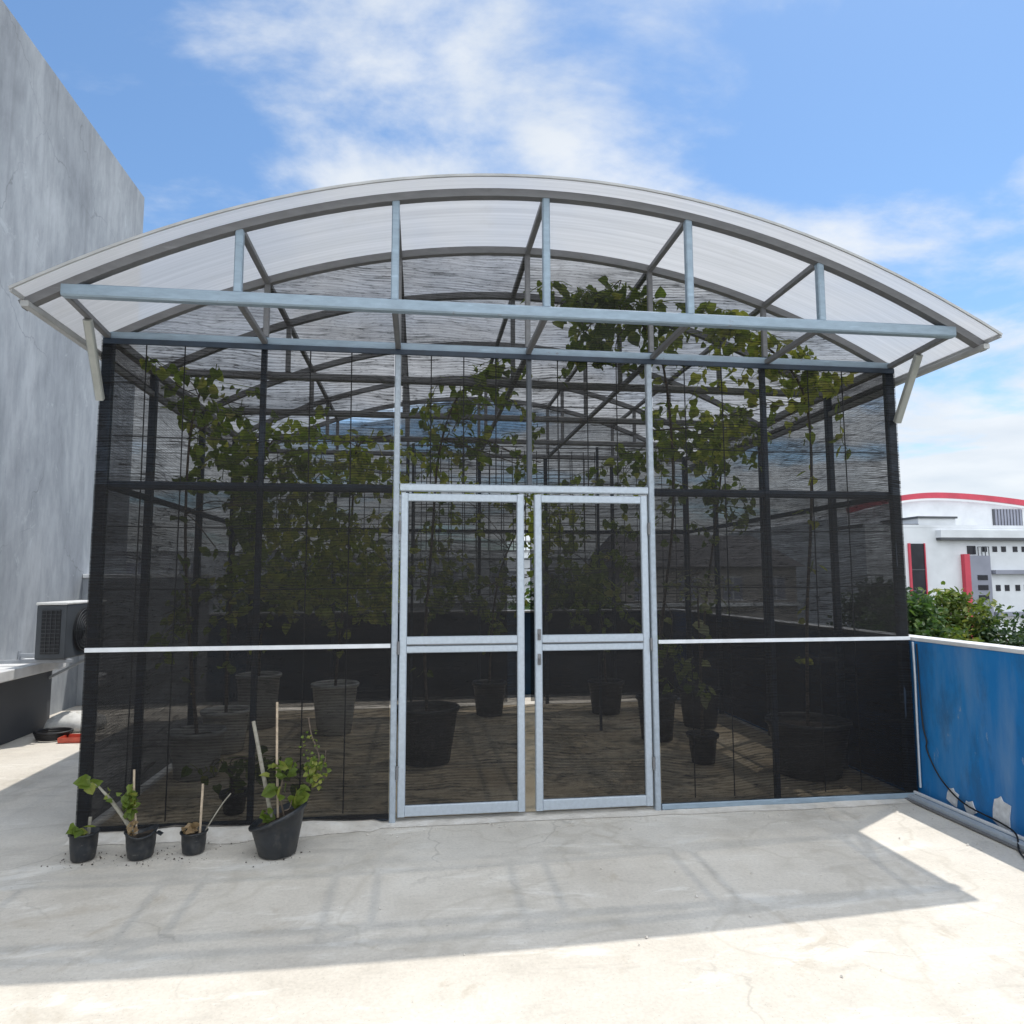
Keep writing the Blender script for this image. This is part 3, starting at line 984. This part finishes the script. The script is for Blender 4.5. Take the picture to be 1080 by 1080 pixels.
# ---------------------------------------------------------------- right side: profile, cable, tape
t_ = thing('metal_profile', 'long pale aluminium profile lying along the foot of the blue parapet', 'profile', (3.44, -.8, 0))
bm = BM(); bar(bm, (3.415, .0, .022), (3.405, -3.4, .022), .05, .034, (0, 0, 1)); link('channel', bm, 'alu', t_)
bm = BM(); bar(bm, (3.452, -.02, .046), (3.444, -3.4, .046), .018, .018, (0, 0, 1)); link('upper_lip', bm, 'strip', t_)
bm = BM(); bar(bm, (3.379, .0, .011), (3.369, -3.4, .011), .02, .012, (0, 0, 1)); link('lower_lip', bm, 'steel_dull', t_)
t_ = thing('corner_strip', 'narrow pale strip standing where net wall and blue parapet meet', 'strip', (3.486, -.05, 0))
bm = BM(); tube(bm, smooth_path([(3.482, -.045, .08), (3.484, -.045, .5), (3.484, -.05, .8), (3.482, -.05, 1.04)]), .008, 6); link('strip_rod', bm, 'alu', t_)
bm = BM()
tube(bm, smooth_path([(3.490, -.075, 1.03), (3.486, -.085, .75), (3.484, -.10, .5), (3.482, -.13, .40), (3.484, -.12, .36), (3.488, -.14, .30), (3.486, -.22, .20), (3.486, -.34, .12), (3.478, -.48, .085), (3.476, -.70, .070), (3.43, -.86, .062), (3.36, -.95, .012), (3.30, -1.06, .008), (3.24, -1.16, .008), (3.22, -1.3, .008)], 6), .005, 6)
tag(link('electric_cable', bm, 'cable', None, True), 'black cable hanging down the blue parapet and onto the floor', 'cable')
for lab, y, z, w, h, ro in (('small white tape scrap on the blue parapet nearest the greenhouse', -.32, .10, .085, .09, .3),
                            ('white tape scrap low on the blue parapet between two others', -.46, .075, .08, .07, -.5),
                            ('largest white tape scrap on the blue parapet, farthest from the greenhouse', -.70, .12, .12, .15, .12)):
    bm = BM()
    rng = random.Random(int(h*1000))
    pts = []
    for a, b in ((-1, -1), (0, -1.1), (1, -.9), (1.05, 0), (.9, .8), (.5, 1), (.2, 1.25), (-.1, .95), (-1, .9), (-.9, 0)):
        yy = a*w/2; zz = b*h/2
        pts.append((y+yy*math.cos(ro)-zz*math.sin(ro), z+yy*math.sin(ro)+zz*math.cos(ro)))
    f0 = [bm.verts.new((3.4965, a, b)) for a, b in pts]
    f1 = [bm.verts.new((3.4925-.004*rng.random(), a, b)) for a, b in pts]
    bm.faces.new(f0); bm.faces.new(f1)
    for i in range(len(pts)):
        j = (i+1) % len(pts)
        bm.faces.new((f0[i], f0[j], f1[j], f1[i]))
    tag(link('tape_scrap', bm, 'paper'), lab, 'tape', 'white tape scraps low on the blue parapet')

# ---------------------------------------------------------------- pots and plants
def pot(parent, x, y, r0, r1, h, m, lip=.012, sx=1, sy=1, fz=None, name='pot', z0=.0055):
    w = max(.006, r1*.05)
    prof = [(r0*.9, z0), (r0, z0+.006), (r0+(r1-r0)*.5, h*.5), (r1-.004, h-lip*2.2), (r1+lip*.7, h-lip*2), (r1+lip, h-lip*.5), (r1+lip*.6, h), (r1-w, h), (r1-w-.004, h-lip*2), (r1-w-.012, h*.84)]
    bm = BM()
    lathe(bm, x, y, prof, 32, sx, sy, fz)
    o = link(name, bm, m, parent, True)
    bm = BM()
    rs = r1-w-.013
    rng = random.Random(int(abs(x*1000)))
    def f2(a, b, c, d):
        return (fz(a, b, c, d) if fz else 0)
    lathe(bm, x, y, [(rs, h*.82), (rs*.97, h*.845), (rs*.7, h*.86), (rs*.3, h*.87), (.003, h*.868)], 20, sx, sy, lambda a, b, c, d: f2(a, b, c, d)+rng.uniform(-.004, .004))
    link('soil', bm, 'soil', parent, True)
    return o

PG = 'young plants in black pots along the front of the net'
# 1
p = thing('potted_plant', 'smallest black pot at the left corner with one yellow-green leaf and a stub', 'potted plant', (-1.60, -.36, 0), PG)
pot(p, -1.60, -.36, .058, .072, .145, 'blackpot', .004)
bm = BM(); tube(bm, [(-1.585, -.35, .10), (-1.578, -.35, .215)], .009, 8); link('stem', bm, 'twig', p)
bm = BM(); rng = random.Random(1)
leaves(bm, rng, (-1.605, -.40, .175), (.028, .02, .035), 7, .055, .2); link('foliage', bm, 'leaf_b', p)
# 2
p = thing('potted_plant', 'black pot bag with a long leaning twig and a bushy stake beside it', 'potted plant', (-1.31, -.37, 0), PG)
flap = lambda x, y, z, a: (.012*math.sin(2*a+.6)+.010*max(0, x/.08))*(z > .1)
pot(p, -1.31, -.37, .062, .080, .135, 'blackpot', .004, 1, 1, flap)
bm = BM(); box(bm, (-1.235, -.38, .118), (-1.205, -.345, .124)); bmesh.ops.rotate(bm, verts=bm.verts, cent=(-1.22, -.36, .12), matrix=Matrix.Rotation(.5, 3, 'Y')); link('pot_flap', bm, 'blackpot', p)
bm = BM(); tube(bm, smooth_path([(-1.335, -.37, .11), (-1.40, -.375, .21), (-1.48, -.38, .32), (-1.545, -.385, .39)]), [.012]*4+[.010]*12, 7) if False else tube(bm, [(-1.335, -.37, .11), (-1.40, -.375, .21), (-1.47, -.38, .31), (-1.53, -.385, .38)], [.012, .011, .009, .005], 7)
tube(bm, [(-1.53, -.385, .38), (-1.565, -.39, .405)], .003, 5)
link('twig', bm, 'twig', p)
bm = BM(); tube(bm, [(-1.335, -.36, .11), (-1.36, -.36, .30), (-1.365, -.36, .455)], .006, 8); link('stake', bm, 'bamboo', p)
bm = BM(); rng = random.Random(2)
leaves(bm, rng, (-1.575, -.40, .405), (.022, .02, .02), 5, .062, .1)
leaves(bm, rng, (-1.37, -.39, .30), (.035, .03, .095), 60, .036, .2)
leaves(bm, rng, (-1.45, -.39, .335), (.05, .03, .03), 6, .03, .2)
link('foliage', bm, 'leaf_b', p)
bm = BM(); leaves(bm, rng, (-1.345, -.40, .165), (.02, .02, .06), 16, .028, .3); link('dry_leaves', bm, 'leaf_dry', p)
# 3
p = thing('potted_plant', 'short black pot holding a bare beige stake and dry leaf bits', 'potted plant', (-1.05, -.34, 0), PG)
pot(p, -1.05, -.34, .056, .068, .118, 'blackpot', .004)
bm = BM(); tube(bm, [(-1.022, -.335, .09), (-1.015, -.335, .36)], .0065, 8); link('stake', bm, 'bamboo', p)
bm = BM(); tube(bm, smooth_path([(-1.0, -.33, .10), (-.96, -.33, .17), (-.91, -.325, .25), (-.87, -.32, .30)], 3), .0035, 5)
tube(bm, smooth_path([(-1.08, -.35, .09), (-1.09, -.36, .13), (-1.07, -.365, .16)], 3), .003, 5)
link('twig', bm, 'twig', p)
bm = BM(); rng = random.Random(4)
leaves(bm, rng, (-1.065, -.36, .135), (.045, .04, .018), 15, .035, .1); link('dry_leaves', bm, 'leaf_dry', p)
# 4
p = thing('potted_plant', 'largest black pot with slanted rim, two tall stakes and a leafy seedling', 'potted plant', (-.60, -.42, 0), PG)
sl = lambda x, y, z, a: .40*x*max(0, (z-.02))/.19
pot(p, -.595, -.42, .098, .142, .215, 'blackpot', .010, 1, 1, sl)
bm = BM(); tube(bm, [(-.625, -.41, .15), (-.69, -.405, .45), (-.745, -.40, .70)], [.0115, .011, .010], 8); link('stake', bm, 'twig', p)
bm = BM(); tube(bm, [(-.60, -.40, .17), (-.615, -.40, .50), (-.622, -.40, .80)], .0065, 8); link('stake', bm, 'bamboo', p)
bm = BM()
tube(bm, smooth_path([(-.56, -.42, .18), (-.585, -.43, .30), (-.575, -.44, .40)], 4), .005, 6)
tube(bm, smooth_path([(-.53, -.42, .18), (-.47, -.43, .30), (-.41, -.43, .40), (-.385, -.43, .50), (-.43, -.42, .62), (-.45, -.42, .72)], 4), .0038, 6)
tube(bm, smooth_path([(-.42, -.43, .40), (-.36, -.43, .46), (-.35, -.43, .54)], 4), .0025, 5)
tube(bm, smooth_path([(-.54, -.45, .18), (-.56, -.47, .235), (-.53, -.47, .25), (-.52, -.46, .29)], 4), .003, 5)
link('stem', bm, 'bark', p)
bm = BM(); rng = random.Random(5)
leaves(bm, rng, (-.585, -.45, .45), (.075, .05, .055), 22, .048, .2)
leaves(bm, rng, (-.60, -.46, .345), (.05, .04, .05), 7, .080, .8)
leaves(bm, rng, (-.475, -.46, .335), (.035, .03, .035), 5, .080, .8)
leaves(bm, rng, (-.66, -.45, .215), (.04, .03, .025), 6, .055, .1)
leaves(bm, rng, (-.395, -.45, .43), (.06, .05, .09), 110, .026, .2)
leaves(bm, rng, (-.43, -.45, .58), (.06, .04, .08), 26, .016, .2)
link('foliage', bm, 'leaf_b', p)

# inside the greenhouse
def vine(name, label, loc, pm, r0, r1, h, stem, groups, seed, cat='potted vine', grp='potted vines inside the greenhouse', lm='leaf'):
    p = thing(name, label, cat, (loc[0], loc[1], 0), grp)
    pot(p, loc[0], loc[1], r0, r1, h, pm, .016)
    rng = random.Random(seed)
    bm = BM()
    pts = smooth_path(stem, 5)
    nn = len(pts)
    tube(bm, pts, [.014-.008*i/nn for i in range(nn)], 7)
    for c, rad, nc, nl, sz in groups:                 # side shoots that carry the clumps
        near = min(pts, key=lambda q: (q-Vector(c)).length)
        for _ in range(3):
            e = Vector(c)+Vector((rng.uniform(-1, 1)*rad[0], rng.uniform(-1, 1)*rad[1], rng.uniform(-1, 1)*rad[2]))*.8
            mid_ = (near+e)*.5+Vector((rng.uniform(-.08, .08), rng.uniform(-.08, .08), rng.uniform(0, .1)))
            tube(bm, smooth_path([near, mid_, e], 4), .004, 5)
    link('stem', bm, 'bark', p)
    bm = BM()
    for c, rad, nc, nl, sz in groups:
        shoots(bm, rng, c, (rad[0]*1.2, rad[1]*1.2, rad[2]*1.1), int(nc*.85)+2, int(nl*.95), sz*.84)
    for q in pts[3::2]:
        leaves(bm, rng, (q.x, max(q.y, .26), q.z), (.09, .09, .09), 3, .08)
    link('foliage', bm, lm, p)
    return p
vine('potted_vine', 'white tub with vine climbing to the yellow-green crown under the roof', (-.65, 2.6), 'whitepot', .16, .215, .48,
     [(-.65, 2.6, .4), (-.6, 2.5, 1.0), (-.5, 2.2, 1.7), (-.42, 1.7, 2.4), (-.36, 1.5, 2.62), (-.1, 1.5, 2.7)],
     [((-.36, 1.5, 2.58), (.34, .3, .20), 16, 16, .085), ((-.62, 1.6, 2.42), (.3, .3, .22), 9, 12, .08), ((-.35, 2.3, 1.7), (.3, .3, .4), 10, 10, .08)], 11, lm='leaf_y')
vine('potted_vine', 'wide white pot with vine in the left row, second from the front', (-1.50, 2.0), 'whitepot', .15, .195, .36,
     [(-1.5, 2, .3), (-1.48, 1.9, 1.0), (-1.4, 1.7, 1.8), (-1.2, 1.45, 2.4), (-1.05, 1.4, 2.62)],
     [((-1.11, 1.4, 2.58), (.34, .35, .24), 16, 16, .085), ((-1.3, 1.6, 2.2), (.25, .3, .3), 10, 12, .08)], 12)
vine('potted_vine', 'grey-white pot nearest the net on the left with a tall leafy vine', (-1.50, 1.2), 'greypot', .15, .195, .35,
     [(-1.5, 1.2, .3), (-1.55, 1.1, 1.0), (-1.55, .9, 1.8), (-1.5, .75, 2.5), (-1.42, .7, 2.85)],
     [((-1.45, .7, 2.80), (.20, .25, .15), 12, 14, .08), ((-1.62, .8, 1.15), (.10, .2, .16), 7, 10, .075), ((-1.3, .9, 2.5), (.25, .25, .3), 14, 12, .08), ((-1.2, .9, 1.9), (.25, .25, .4), 14, 12, .08)], 13)
vine('potted_vine', 'grey pot at the back left carrying a broad low leafy bush', (-1.45, 3.0), 'greypot', .17, .21, .53,
     [(-1.45, 3.0, .45), (-1.4, 2.9, 1.0), (-1.1, 2.6, 1.4), (-.8, 2.3, 1.7), (-.5, 2.1, 1.8)],
     [((-.80, 1.5, 1.62), (.5, .4, .34), 46, 15, .085), ((-.30, 1.6, 1.50), (.3, .4, .28), 26, 13, .08), ((-.55, 1.2, 2.0), (.45, .3, .3), 26, 13, .08), ((-1.2, 2.9, 2.0), (.3, .3, .5), 14, 12, .085)], 14, lm='leaf_y')
vine('potted_vine', 'large black tub behind the left door with a thin climbing vine', (.22, 1.4), 'blackpot', .19, .255, .445,
     [(.22, 1.4, .4), (.2, 1.4, 1.0), (.25, 1.35, 1.8), (.3, 1.2, 2.5), (.45, 1.05, 2.95), (.7, 1.0, 3.1)],
     [((.52, 1.0, 3.02), (.30, .25, .15), 15, 14, .085), ((.27, 1.25, 2.5), (.18, .2, .35), 10, 12, .075), ((.55, 1.15, 2.75), (.2, .2, .2), 7, 10, .08), ((.95, .9, 2.4), (.2, .2, .25), 7, 10, .075)], 15)
vine('potted_vine', 'black pot behind the right door whose vine spreads under the roof arch', (2.33, 1.9), 'blackpot', .14, .175, .40,
     [(2.33, 1.9, .35), (2.3, 1.6, 1.1), (2.2, 1.0, 2.0), (2.0, .5, 2.8), (1.8, .3, 3.25), (1.4, .25, 3.45)],
     [((1.45, .30, 3.54), (.28, .14, .07), 20, 14, .085), ((1.55, .26, 3.40), (.28, .12, .10), 12, 10, .085), ((1.22, .26, 3.34), (.14, .10, .14), 7, 9, .085), ((1.88, .3, 3.42), (.24, .14, .12), 18, 13, .085),
      ((1.55, .3, 3.10), (.35, .12, .08), 8, 8, .085), ((2.06, .8, .85), (.12, .2, .2), 8, 9, .075)], 16)
vine('potted_vine', 'biggest black tub in the dark right corner with vine along the eave', (3.08, .62), 'blackpot', .22, .295, .41,
     [(3.08, .62, .35), (3.1, .6, 1.2), (3.12, .5, 2.1), (3.05, .4, 2.8), (2.8, .35, 3.15), (2.4, .3, 3.3)],
     [((2.35, .32, 3.32), (.28, .14, .14), 18, 14, .085), ((2.80, .35, 3.16), (.26, .16, .10), 12, 12, .08), ((3.12, .4, 3.0), (.20, .18, .14), 12, 13, .085), ((2.72, 1.0, 2.75), (.3, .3, .28), 14, 13, .085)], 17, lm='leaf_y')
vine('potted_vine', 'black pot by the right side wall with dense vine hanging from above', (2.95, 2.4), 'blackpot', .16, .2, .38,
     [(2.95, 2.4, .3), (3.0, 2.3, 1.2), (3.0, 2.0, 2.0), (2.9, 1.6, 2.6), (2.7, 1.4, 2.8), (2.2, 1.5, 2.8)],
     [((2.77, 1.4, 2.78), (.4, .4, .2), 22, 14, .09), ((2.1, 1.6, 2.62), (.35, .35, .22), 14, 12, .085), ((2.9, 1.8, 2.3), (.25, .4, .35), 14, 12, .085)], 18)
vine('potted_vine', 'black pot at the back with yellow-green vine seen between the doors', (.92, 3.3), 'blackpot', .14, .18, .36,
     [(.92, 3.3, .3), (.95, 3.3, 1.0), (1.05, 3.25, 1.6), (1.25, 3.2, 2.1), (1.35, 3.1, 2.5)],
     [((1.36, 3.2, 2.2), (.16, .2, .35), 12, 12, .085), ((1.8, 3.1, 2.2), (.25, .2, .4), 14, 12, .085), ((.6, 3.2, 2.1), (.35, .2, .45), 14, 12, .085)], 19, lm='leaf_y')
vine('potted_vine', 'black pot at the back right with a bushy green vine', (2.2, 3.2), 'blackpot', .15, .19, .36,
     [(2.2, 3.2, .3), (2.15, 3.1, .9), (2.0, 2.8, 1.3), (1.9, 2.6, 1.6)],
     [((1.75, 2.2, 1.5), (.38, .3, .35), 34, 13, .085), ((.55, 2.3, 1.40), (.38, .3, .25), 24, 13, .085), ((2.3, 3.0, 1.9), (.3, .3, .4), 12, 11, .08)], 20)
vine('potted_shrub', 'low shrub with pale cream leaves behind the right net bay', (2.42, 1.05), 'blackpot', .09, .115, .24,
     [(2.42, 1.05, .2), (2.41, 1.03, .8), (2.39, 1.0, 1.4)],
     [((2.39, 1.0, 1.46), (.10, .10, .10), 9, 9, .05)], 22, 'shrub', None, 'leaf_p')
vine('potted_seedling', 'green leafy seedling just behind the left net near the floor', (-1.0, .30), 'blackpot', .06, .08, .14,
     [(-1.0, .30, .10), (-1.01, .28, .18), (-1.02, .26, .25)],
     [((-1.0, .25, .30), (.17, .08, .06), 9, 9, .075)], 23, 'seedling', None, 'leaf_b')
# wire trellises
def trellis(label, y, xa, xb, za, zb, dx, dz):
    t = thing('wire_trellis', label, 'trellis', ((xa+xb)/2, y, za), 'wire trellises inside the greenhouse')
    bm = BM()
    x = xa
    rng = random.Random(int(y*100))
    while x <= xb+.001:
        tube(bm, [(x+rng.uniform(-.01, .01), y, za), (x+rng.uniform(-.01, .01), y, zb)], .0042, 4); x += dx
    link('upright_wires', bm, 'wire', t)
    bm = BM()
    z = za
    while z <= zb+.001:
        tube(bm, [(xa, y-.009, z+rng.uniform(-.01, .01)), (xb, y-.009, z+rng.uniform(-.01, .01))], .0038, 4); z += dz
    link('cross_wires', bm, 'wire', t)
    for x in (xa, xb):
        bm = BM(); bar(bm, (x-.02 if x == xa else x+.02, y, .004), (x-.02 if x == xa else x+.02, y, zb+.05), .025, .025)
        link('trellis_post', bm, 'dark', t)
trellis('wire trellis grid standing along the back net', 3.6, -1.6, 3.3, 1.2, 2.9, .16, .10)
trellis('wire trellis grid in the middle of the greenhouse behind the doors', 2.35, .1, 1.9, 1.75, 2.75, .12, .09)

# ---------------------------------------------------------------- far building
Y0 = 60
FB = thing('office_building', 'white building with curved red roof edge and grey stair tower', 'building', (54, Y0, -9))
def fb(name, a, b, m, parent=None, bev=0):
    bm = BM(); box(bm, a, b, bev)
    return link(name, bm, m, parent or FB)
# big hall behind with shallow curved roof
def hall_z(x):
    return 11.0-(.0085 if x > 59.3 else .020)*(x-59.3)**2/(1+.03*abs(x-59.3))
bm = BM()
prof = [(48+i*(88-48)/48) for i in range(49)]
fr = [bm.verts.new((x, Y0+9, hall_z(x)-.55)) for x in prof]; frb = [bm.verts.new((x, Y0+9, -9)) for x in prof]
bk = [bm.verts.new((x, Y0+40, hall_z(x)-.55)) for x in prof]; bkb = [bm.verts.new((x, Y0+40, -9)) for x in prof]
for i in range(48):
    bm.faces.new((frb[i], frb[i+1], fr[i+1], fr[i])); bm.faces.new((bkb[i], bk[i], bk[i+1], bkb[i+1]))
    bm.faces.new((fr[i], fr[i+1], bk[i+1], bk[i]))
bm.faces.new((frb[0], fr[0], bk[0], bkb[0])); bm.faces.new((frb[-1], bkb[-1], bk[-1], fr[-1]))
hall = link('hall_wall', bm, 'fwhite', FB)
for z_ in (0,):
    pass
def sc(x, k=(Y0+9+4.494)/(Y0+4.494)):
    return .15+(x-.15)*k
bm = BM()
strip_section(bm, [(x, Y0+8.75, hall_z(x)) for x in prof], .5, .62); link('red_fascia', bm, 'fred', hall)
lv = fb('louvre_window', (sc(58.15), Y0+8.9, 7.45), (sc(61.5), Y0+9.1, 9.5), 'fdark', hall)
bm = BM()
for i in range(9):
    box(bm, (sc(58.15)+.25+i*.4, Y0+8.85, 7.46), (sc(58.15)+.5+i*.4, Y0+8.895, 9.49))
link('louvre_bars', bm, 'fgrey', lv)
# front block
FBk = fb('front_wall', (44, Y0, -9), (80, Y0+8.98, 6.55), 'fwhite')
fb('parapet_box', (50.16, Y0+.4, 6.552), (54.3, Y0+6, 7.55), 'fwhite')
fb('parapet_cap', (50.0, Y0+.25, 7.552), (54.45, Y0+6.15, 7.75), 'fdark')
fb('low_roof', (44, Y0+.3, 6.552), (50.1, Y0+6, 6.95), 'fdark')
fb('parapet_rail', (44, Y0-.02, 6.56), (80, Y0+.28, 6.85), 'fwhite')
fb('ledge', (51.69, Y0-.7, 5.55), (80, Y0-.004, 6.3), 'fwhite')
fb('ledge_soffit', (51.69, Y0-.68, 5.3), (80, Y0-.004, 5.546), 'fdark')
# tall window with red reveal
w_ = fb('tall_window', (48.75, Y0-.12, -6), (50.2, Y0-.004, 4.95), 'fglass')
fb('red_reveal', (48.52, Y0-.16, -6), (48.745, Y0-.004, 4.98), 'fred', w_)
fb('mullion', (50.205, Y0-.2, -6), (50.33, Y0-.004, 4.98), 'fred', w_)
bm = BM()
for z in (-4, -1.9, .2, 2.3):
    box(bm, (48.75, Y0-.16, z), (50.2, Y0-.122, z+.1))
link('transoms', bm, 'fdark', w_)
# red fin and grey tower
fb('red_fin', (54.3, Y0-.5, -9), (54.9, Y0-.004, 3.9), 'fred')
tw = fb('stair_tower', (54.905, Y0-.45, -9), (57.2, Y0-.004, 3.75), 'fgrey')
for z in (1.55, .55, -.45, -2.0, -3.0):
    fb('slot_window', (55.65, Y0-.50, z-.25), (56.75, Y0-.446, z+.25), 'fglass', tw)
fb('doorway', (55.05, Y0-.10, 3.9), (55.95, Y0-.004, 4.75), 'fglass')
bm = BM()
for x in (55.95, 56.35, 56.75, 57.15):
    box(bm, (x-.03, Y0-.42, 3.752), (x+.03, Y0-.36, 4.6))
box(bm, (55.9, Y0-.425, 4.602), (57.2, Y0-.355, 4.66))
link('balustrade', bm, 'fdark', tw)
for x in (56.75, 57.9, 58.9, 60.2, 61.2, 62.2):
    f_ = fb('small_window', (x, Y0-.06, 4.15), (x+.5, Y0-.004, 4.7), 'fglass')
for x in (58.0, 59.0, 60.2, 61.2):
    fb('small_window', (x, Y0-.06, .2), (x+.5, Y0-.004, .8), 'fglass')
fb('floor_band', (57.6, Y0-.6, 1.9), (80, Y0-.004, 2.3), 'fgrey')
fb('floor_band', (57.6, Y0-.6, -2.3), (80, Y0-.004, -1.9), 'fgrey')

# ---------------------------------------------------------------- neighbours beyond the back parapet
def block(label, x0, x1, y, top, wall, floors, cols, pitched=False):
    b = thing('apartment_block', label, 'building', ((x0+x1)/2, y, -9))
    bm = BM(); box(bm, (x0, y, -9), (x1, y+9, top)); link('wall', bm, wall, b)
    if pitched:
        bm = BM()
        q = [(x0-.4, y-.5, top+.01), (x1+.4, y-.5, top+.01), (x1+.4, y+9.5, top+.01), (x0-.4, y+9.5, top+.01)]
        vs_ = [bm.verts.new(c) for c in q]
        r0_, r1_ = bm.verts.new((x0+.6, y+4.5, top+2.2)), bm.verts.new((x1-.6, y+4.5, top+2.2))
        bm.faces.new(vs_); bm.faces.new((vs_[0], vs_[1], r1_, r0_)); bm.faces.new((vs_[2], vs_[3], r0_, r1_))
        bm.faces.new((vs_[1], vs_[2], r1_)); bm.faces.new((vs_[3], vs_[0], r0_))
        link('roof', bm, 'tile', b)
    else:
        bm = BM(); box(bm, (x0-.15, y-.15, top+.004), (x1+.15, y+9.15, top+.35)); link('roof_edge', bm, 'cap', b)
    for fl in range(floors):
        z = top-1.2-fl*3
        bm = BM(); box(bm, (x0-.02, y-.35, z-1.15), (x1+.02, y-.004, z-.95)); link('floor_band', bm, 'cap', b)
        for c in range(cols):
            cx = x0+(x1-x0)*(c+.5)/cols
            f = BM(); box(f, (cx-.6, y-.05, z-.75), (cx+.6, y-.004, z+.55)); wo = link('window', f, 'fgrey', b)
            f = BM()
            box(f, (cx-.66, y-.09, z-.81), (cx+.66, y-.06, z-.75)); box(f, (cx-.66, y-.09, z+.55), (cx+.66, y-.06, z+.61))
            box(f, (cx-.03, y-.09, z-.748), (cx+.03, y-.06, z+.548))
            link('frame', f, 'cap', wo)
block('pale grey flat-roofed block seen through the doors behind the greenhouse', -6, 9, 32, 2.6, 'block', 3, 5)
block('tan house with dark pitched roof behind the right net bay', 12, 23, 36, 2.2, 'blocktan', 3, 4, True)
block('low grey block with flat roof behind the left net bay', -24, -9, 40, 3.2, 'block', 3, 5)

# ---------------------------------------------------------------- trees
def tree(label, x, y, top, rx, rz, lm, seed, nclump, lsize=.22):
    t = thing('leafy_tree', label, 'tree', (x, y, -9), 'trees beyond the blue parapet')
    rng = random.Random(seed)
    bm = BM()
    base = Vector((x, y, -9)); fork = Vector((x+rng.uniform(-.3, .3), y, top-rz*1.7))
    tube(bm, [base, base.lerp(fork, .5)+Vector((rng.uniform(-.2, .2), 0, 0)), fork], [.26, .2, .16], 9)
    tips = []
    for _ in range(9):
        a = rng.uniform(0, 6.28); k = rng.uniform(.35, .85)
        e = Vector((x+rx*k*math.cos(a), y+rx*k*math.sin(a), top-rz+rz*rng.uniform(-.5, .7)))
        tips.append(e)
        tube(bm, smooth_path([fork-Vector((0, 0, rng.uniform(0, .8))), (fork+e)*.5+Vector((0, 0, .3)), e], 4), [.09-.0085*i for i in range(9)], 6)
    link('trunk', bm, 'bark', t)
    bm = BM()
    for _ in range(nclump):
        a = rng.uniform(0, 6.28); k = math.sqrt(rng.uniform(.03, 1)); h = rng.uniform(-1, 1)
        rr = math.sqrt(max(.05, 1-h*h))*k
        c = Vector((x+rx*rr*math.cos(a), y+rx*rr*math.sin(a), top-rz+rz*h*.93))
        s = rng.uniform(.30, .62)
        for _ in range(int(46*s/.45)):
            q = Vector((rng.gauss(0, .42), rng.gauss(0, .42), rng.gauss(0, .30)))*s*1.3
            d = Vector((rng.gauss(0, 1), rng.gauss(0, 1), rng.gauss(-.1, .7)))
            nm = Vector((rng.gauss(0, .6), rng.gauss(0, .6), rng.gauss(.9, .4)))
            L = lsize*rng.uniform(.6, 1.3)
            add_leaf(bm, c+q, d, nm, L, L*.55)
    link('crown', bm, lm, t)
tree('mid green round tree next to the greenhouse corner, beyond the parapet', 17.0, 18.0, .75, 1.5, 1.5, 'tree_a', 101, 75)
tree('yellowish light green tree in the middle of the row beyond the parapet', 19.0, 18.4, .95, 1.35, 1.5, 'tree_b', 102, 70)
tree('low light green bushy tree just above the parapet top', 17.3, 16.0, -.45, 1.5, 1.2, 'tree_b', 103, 65)
tree('dark green tree with fine leaves at the right edge of the view', 20.0, 16.6, .25, 1.6, 1.7, 'tree_c', 104, 85, .17)
tree('dark green tree rising behind the light green one', 18.6, 22.0, 1.15, 1.7, 1.7, 'tree_c', 105, 75)
tree('tall mid green tree beyond the back parapet on the left', -4.5, 22.0, 1.9, 2.4, 2.0, 'tree_a', 106, 100)
tree('broad mid green tree beyond the back parapet behind the right door', 5.4, 20.0, 1.4, 2.2, 1.8, 'tree_a', 107, 90)
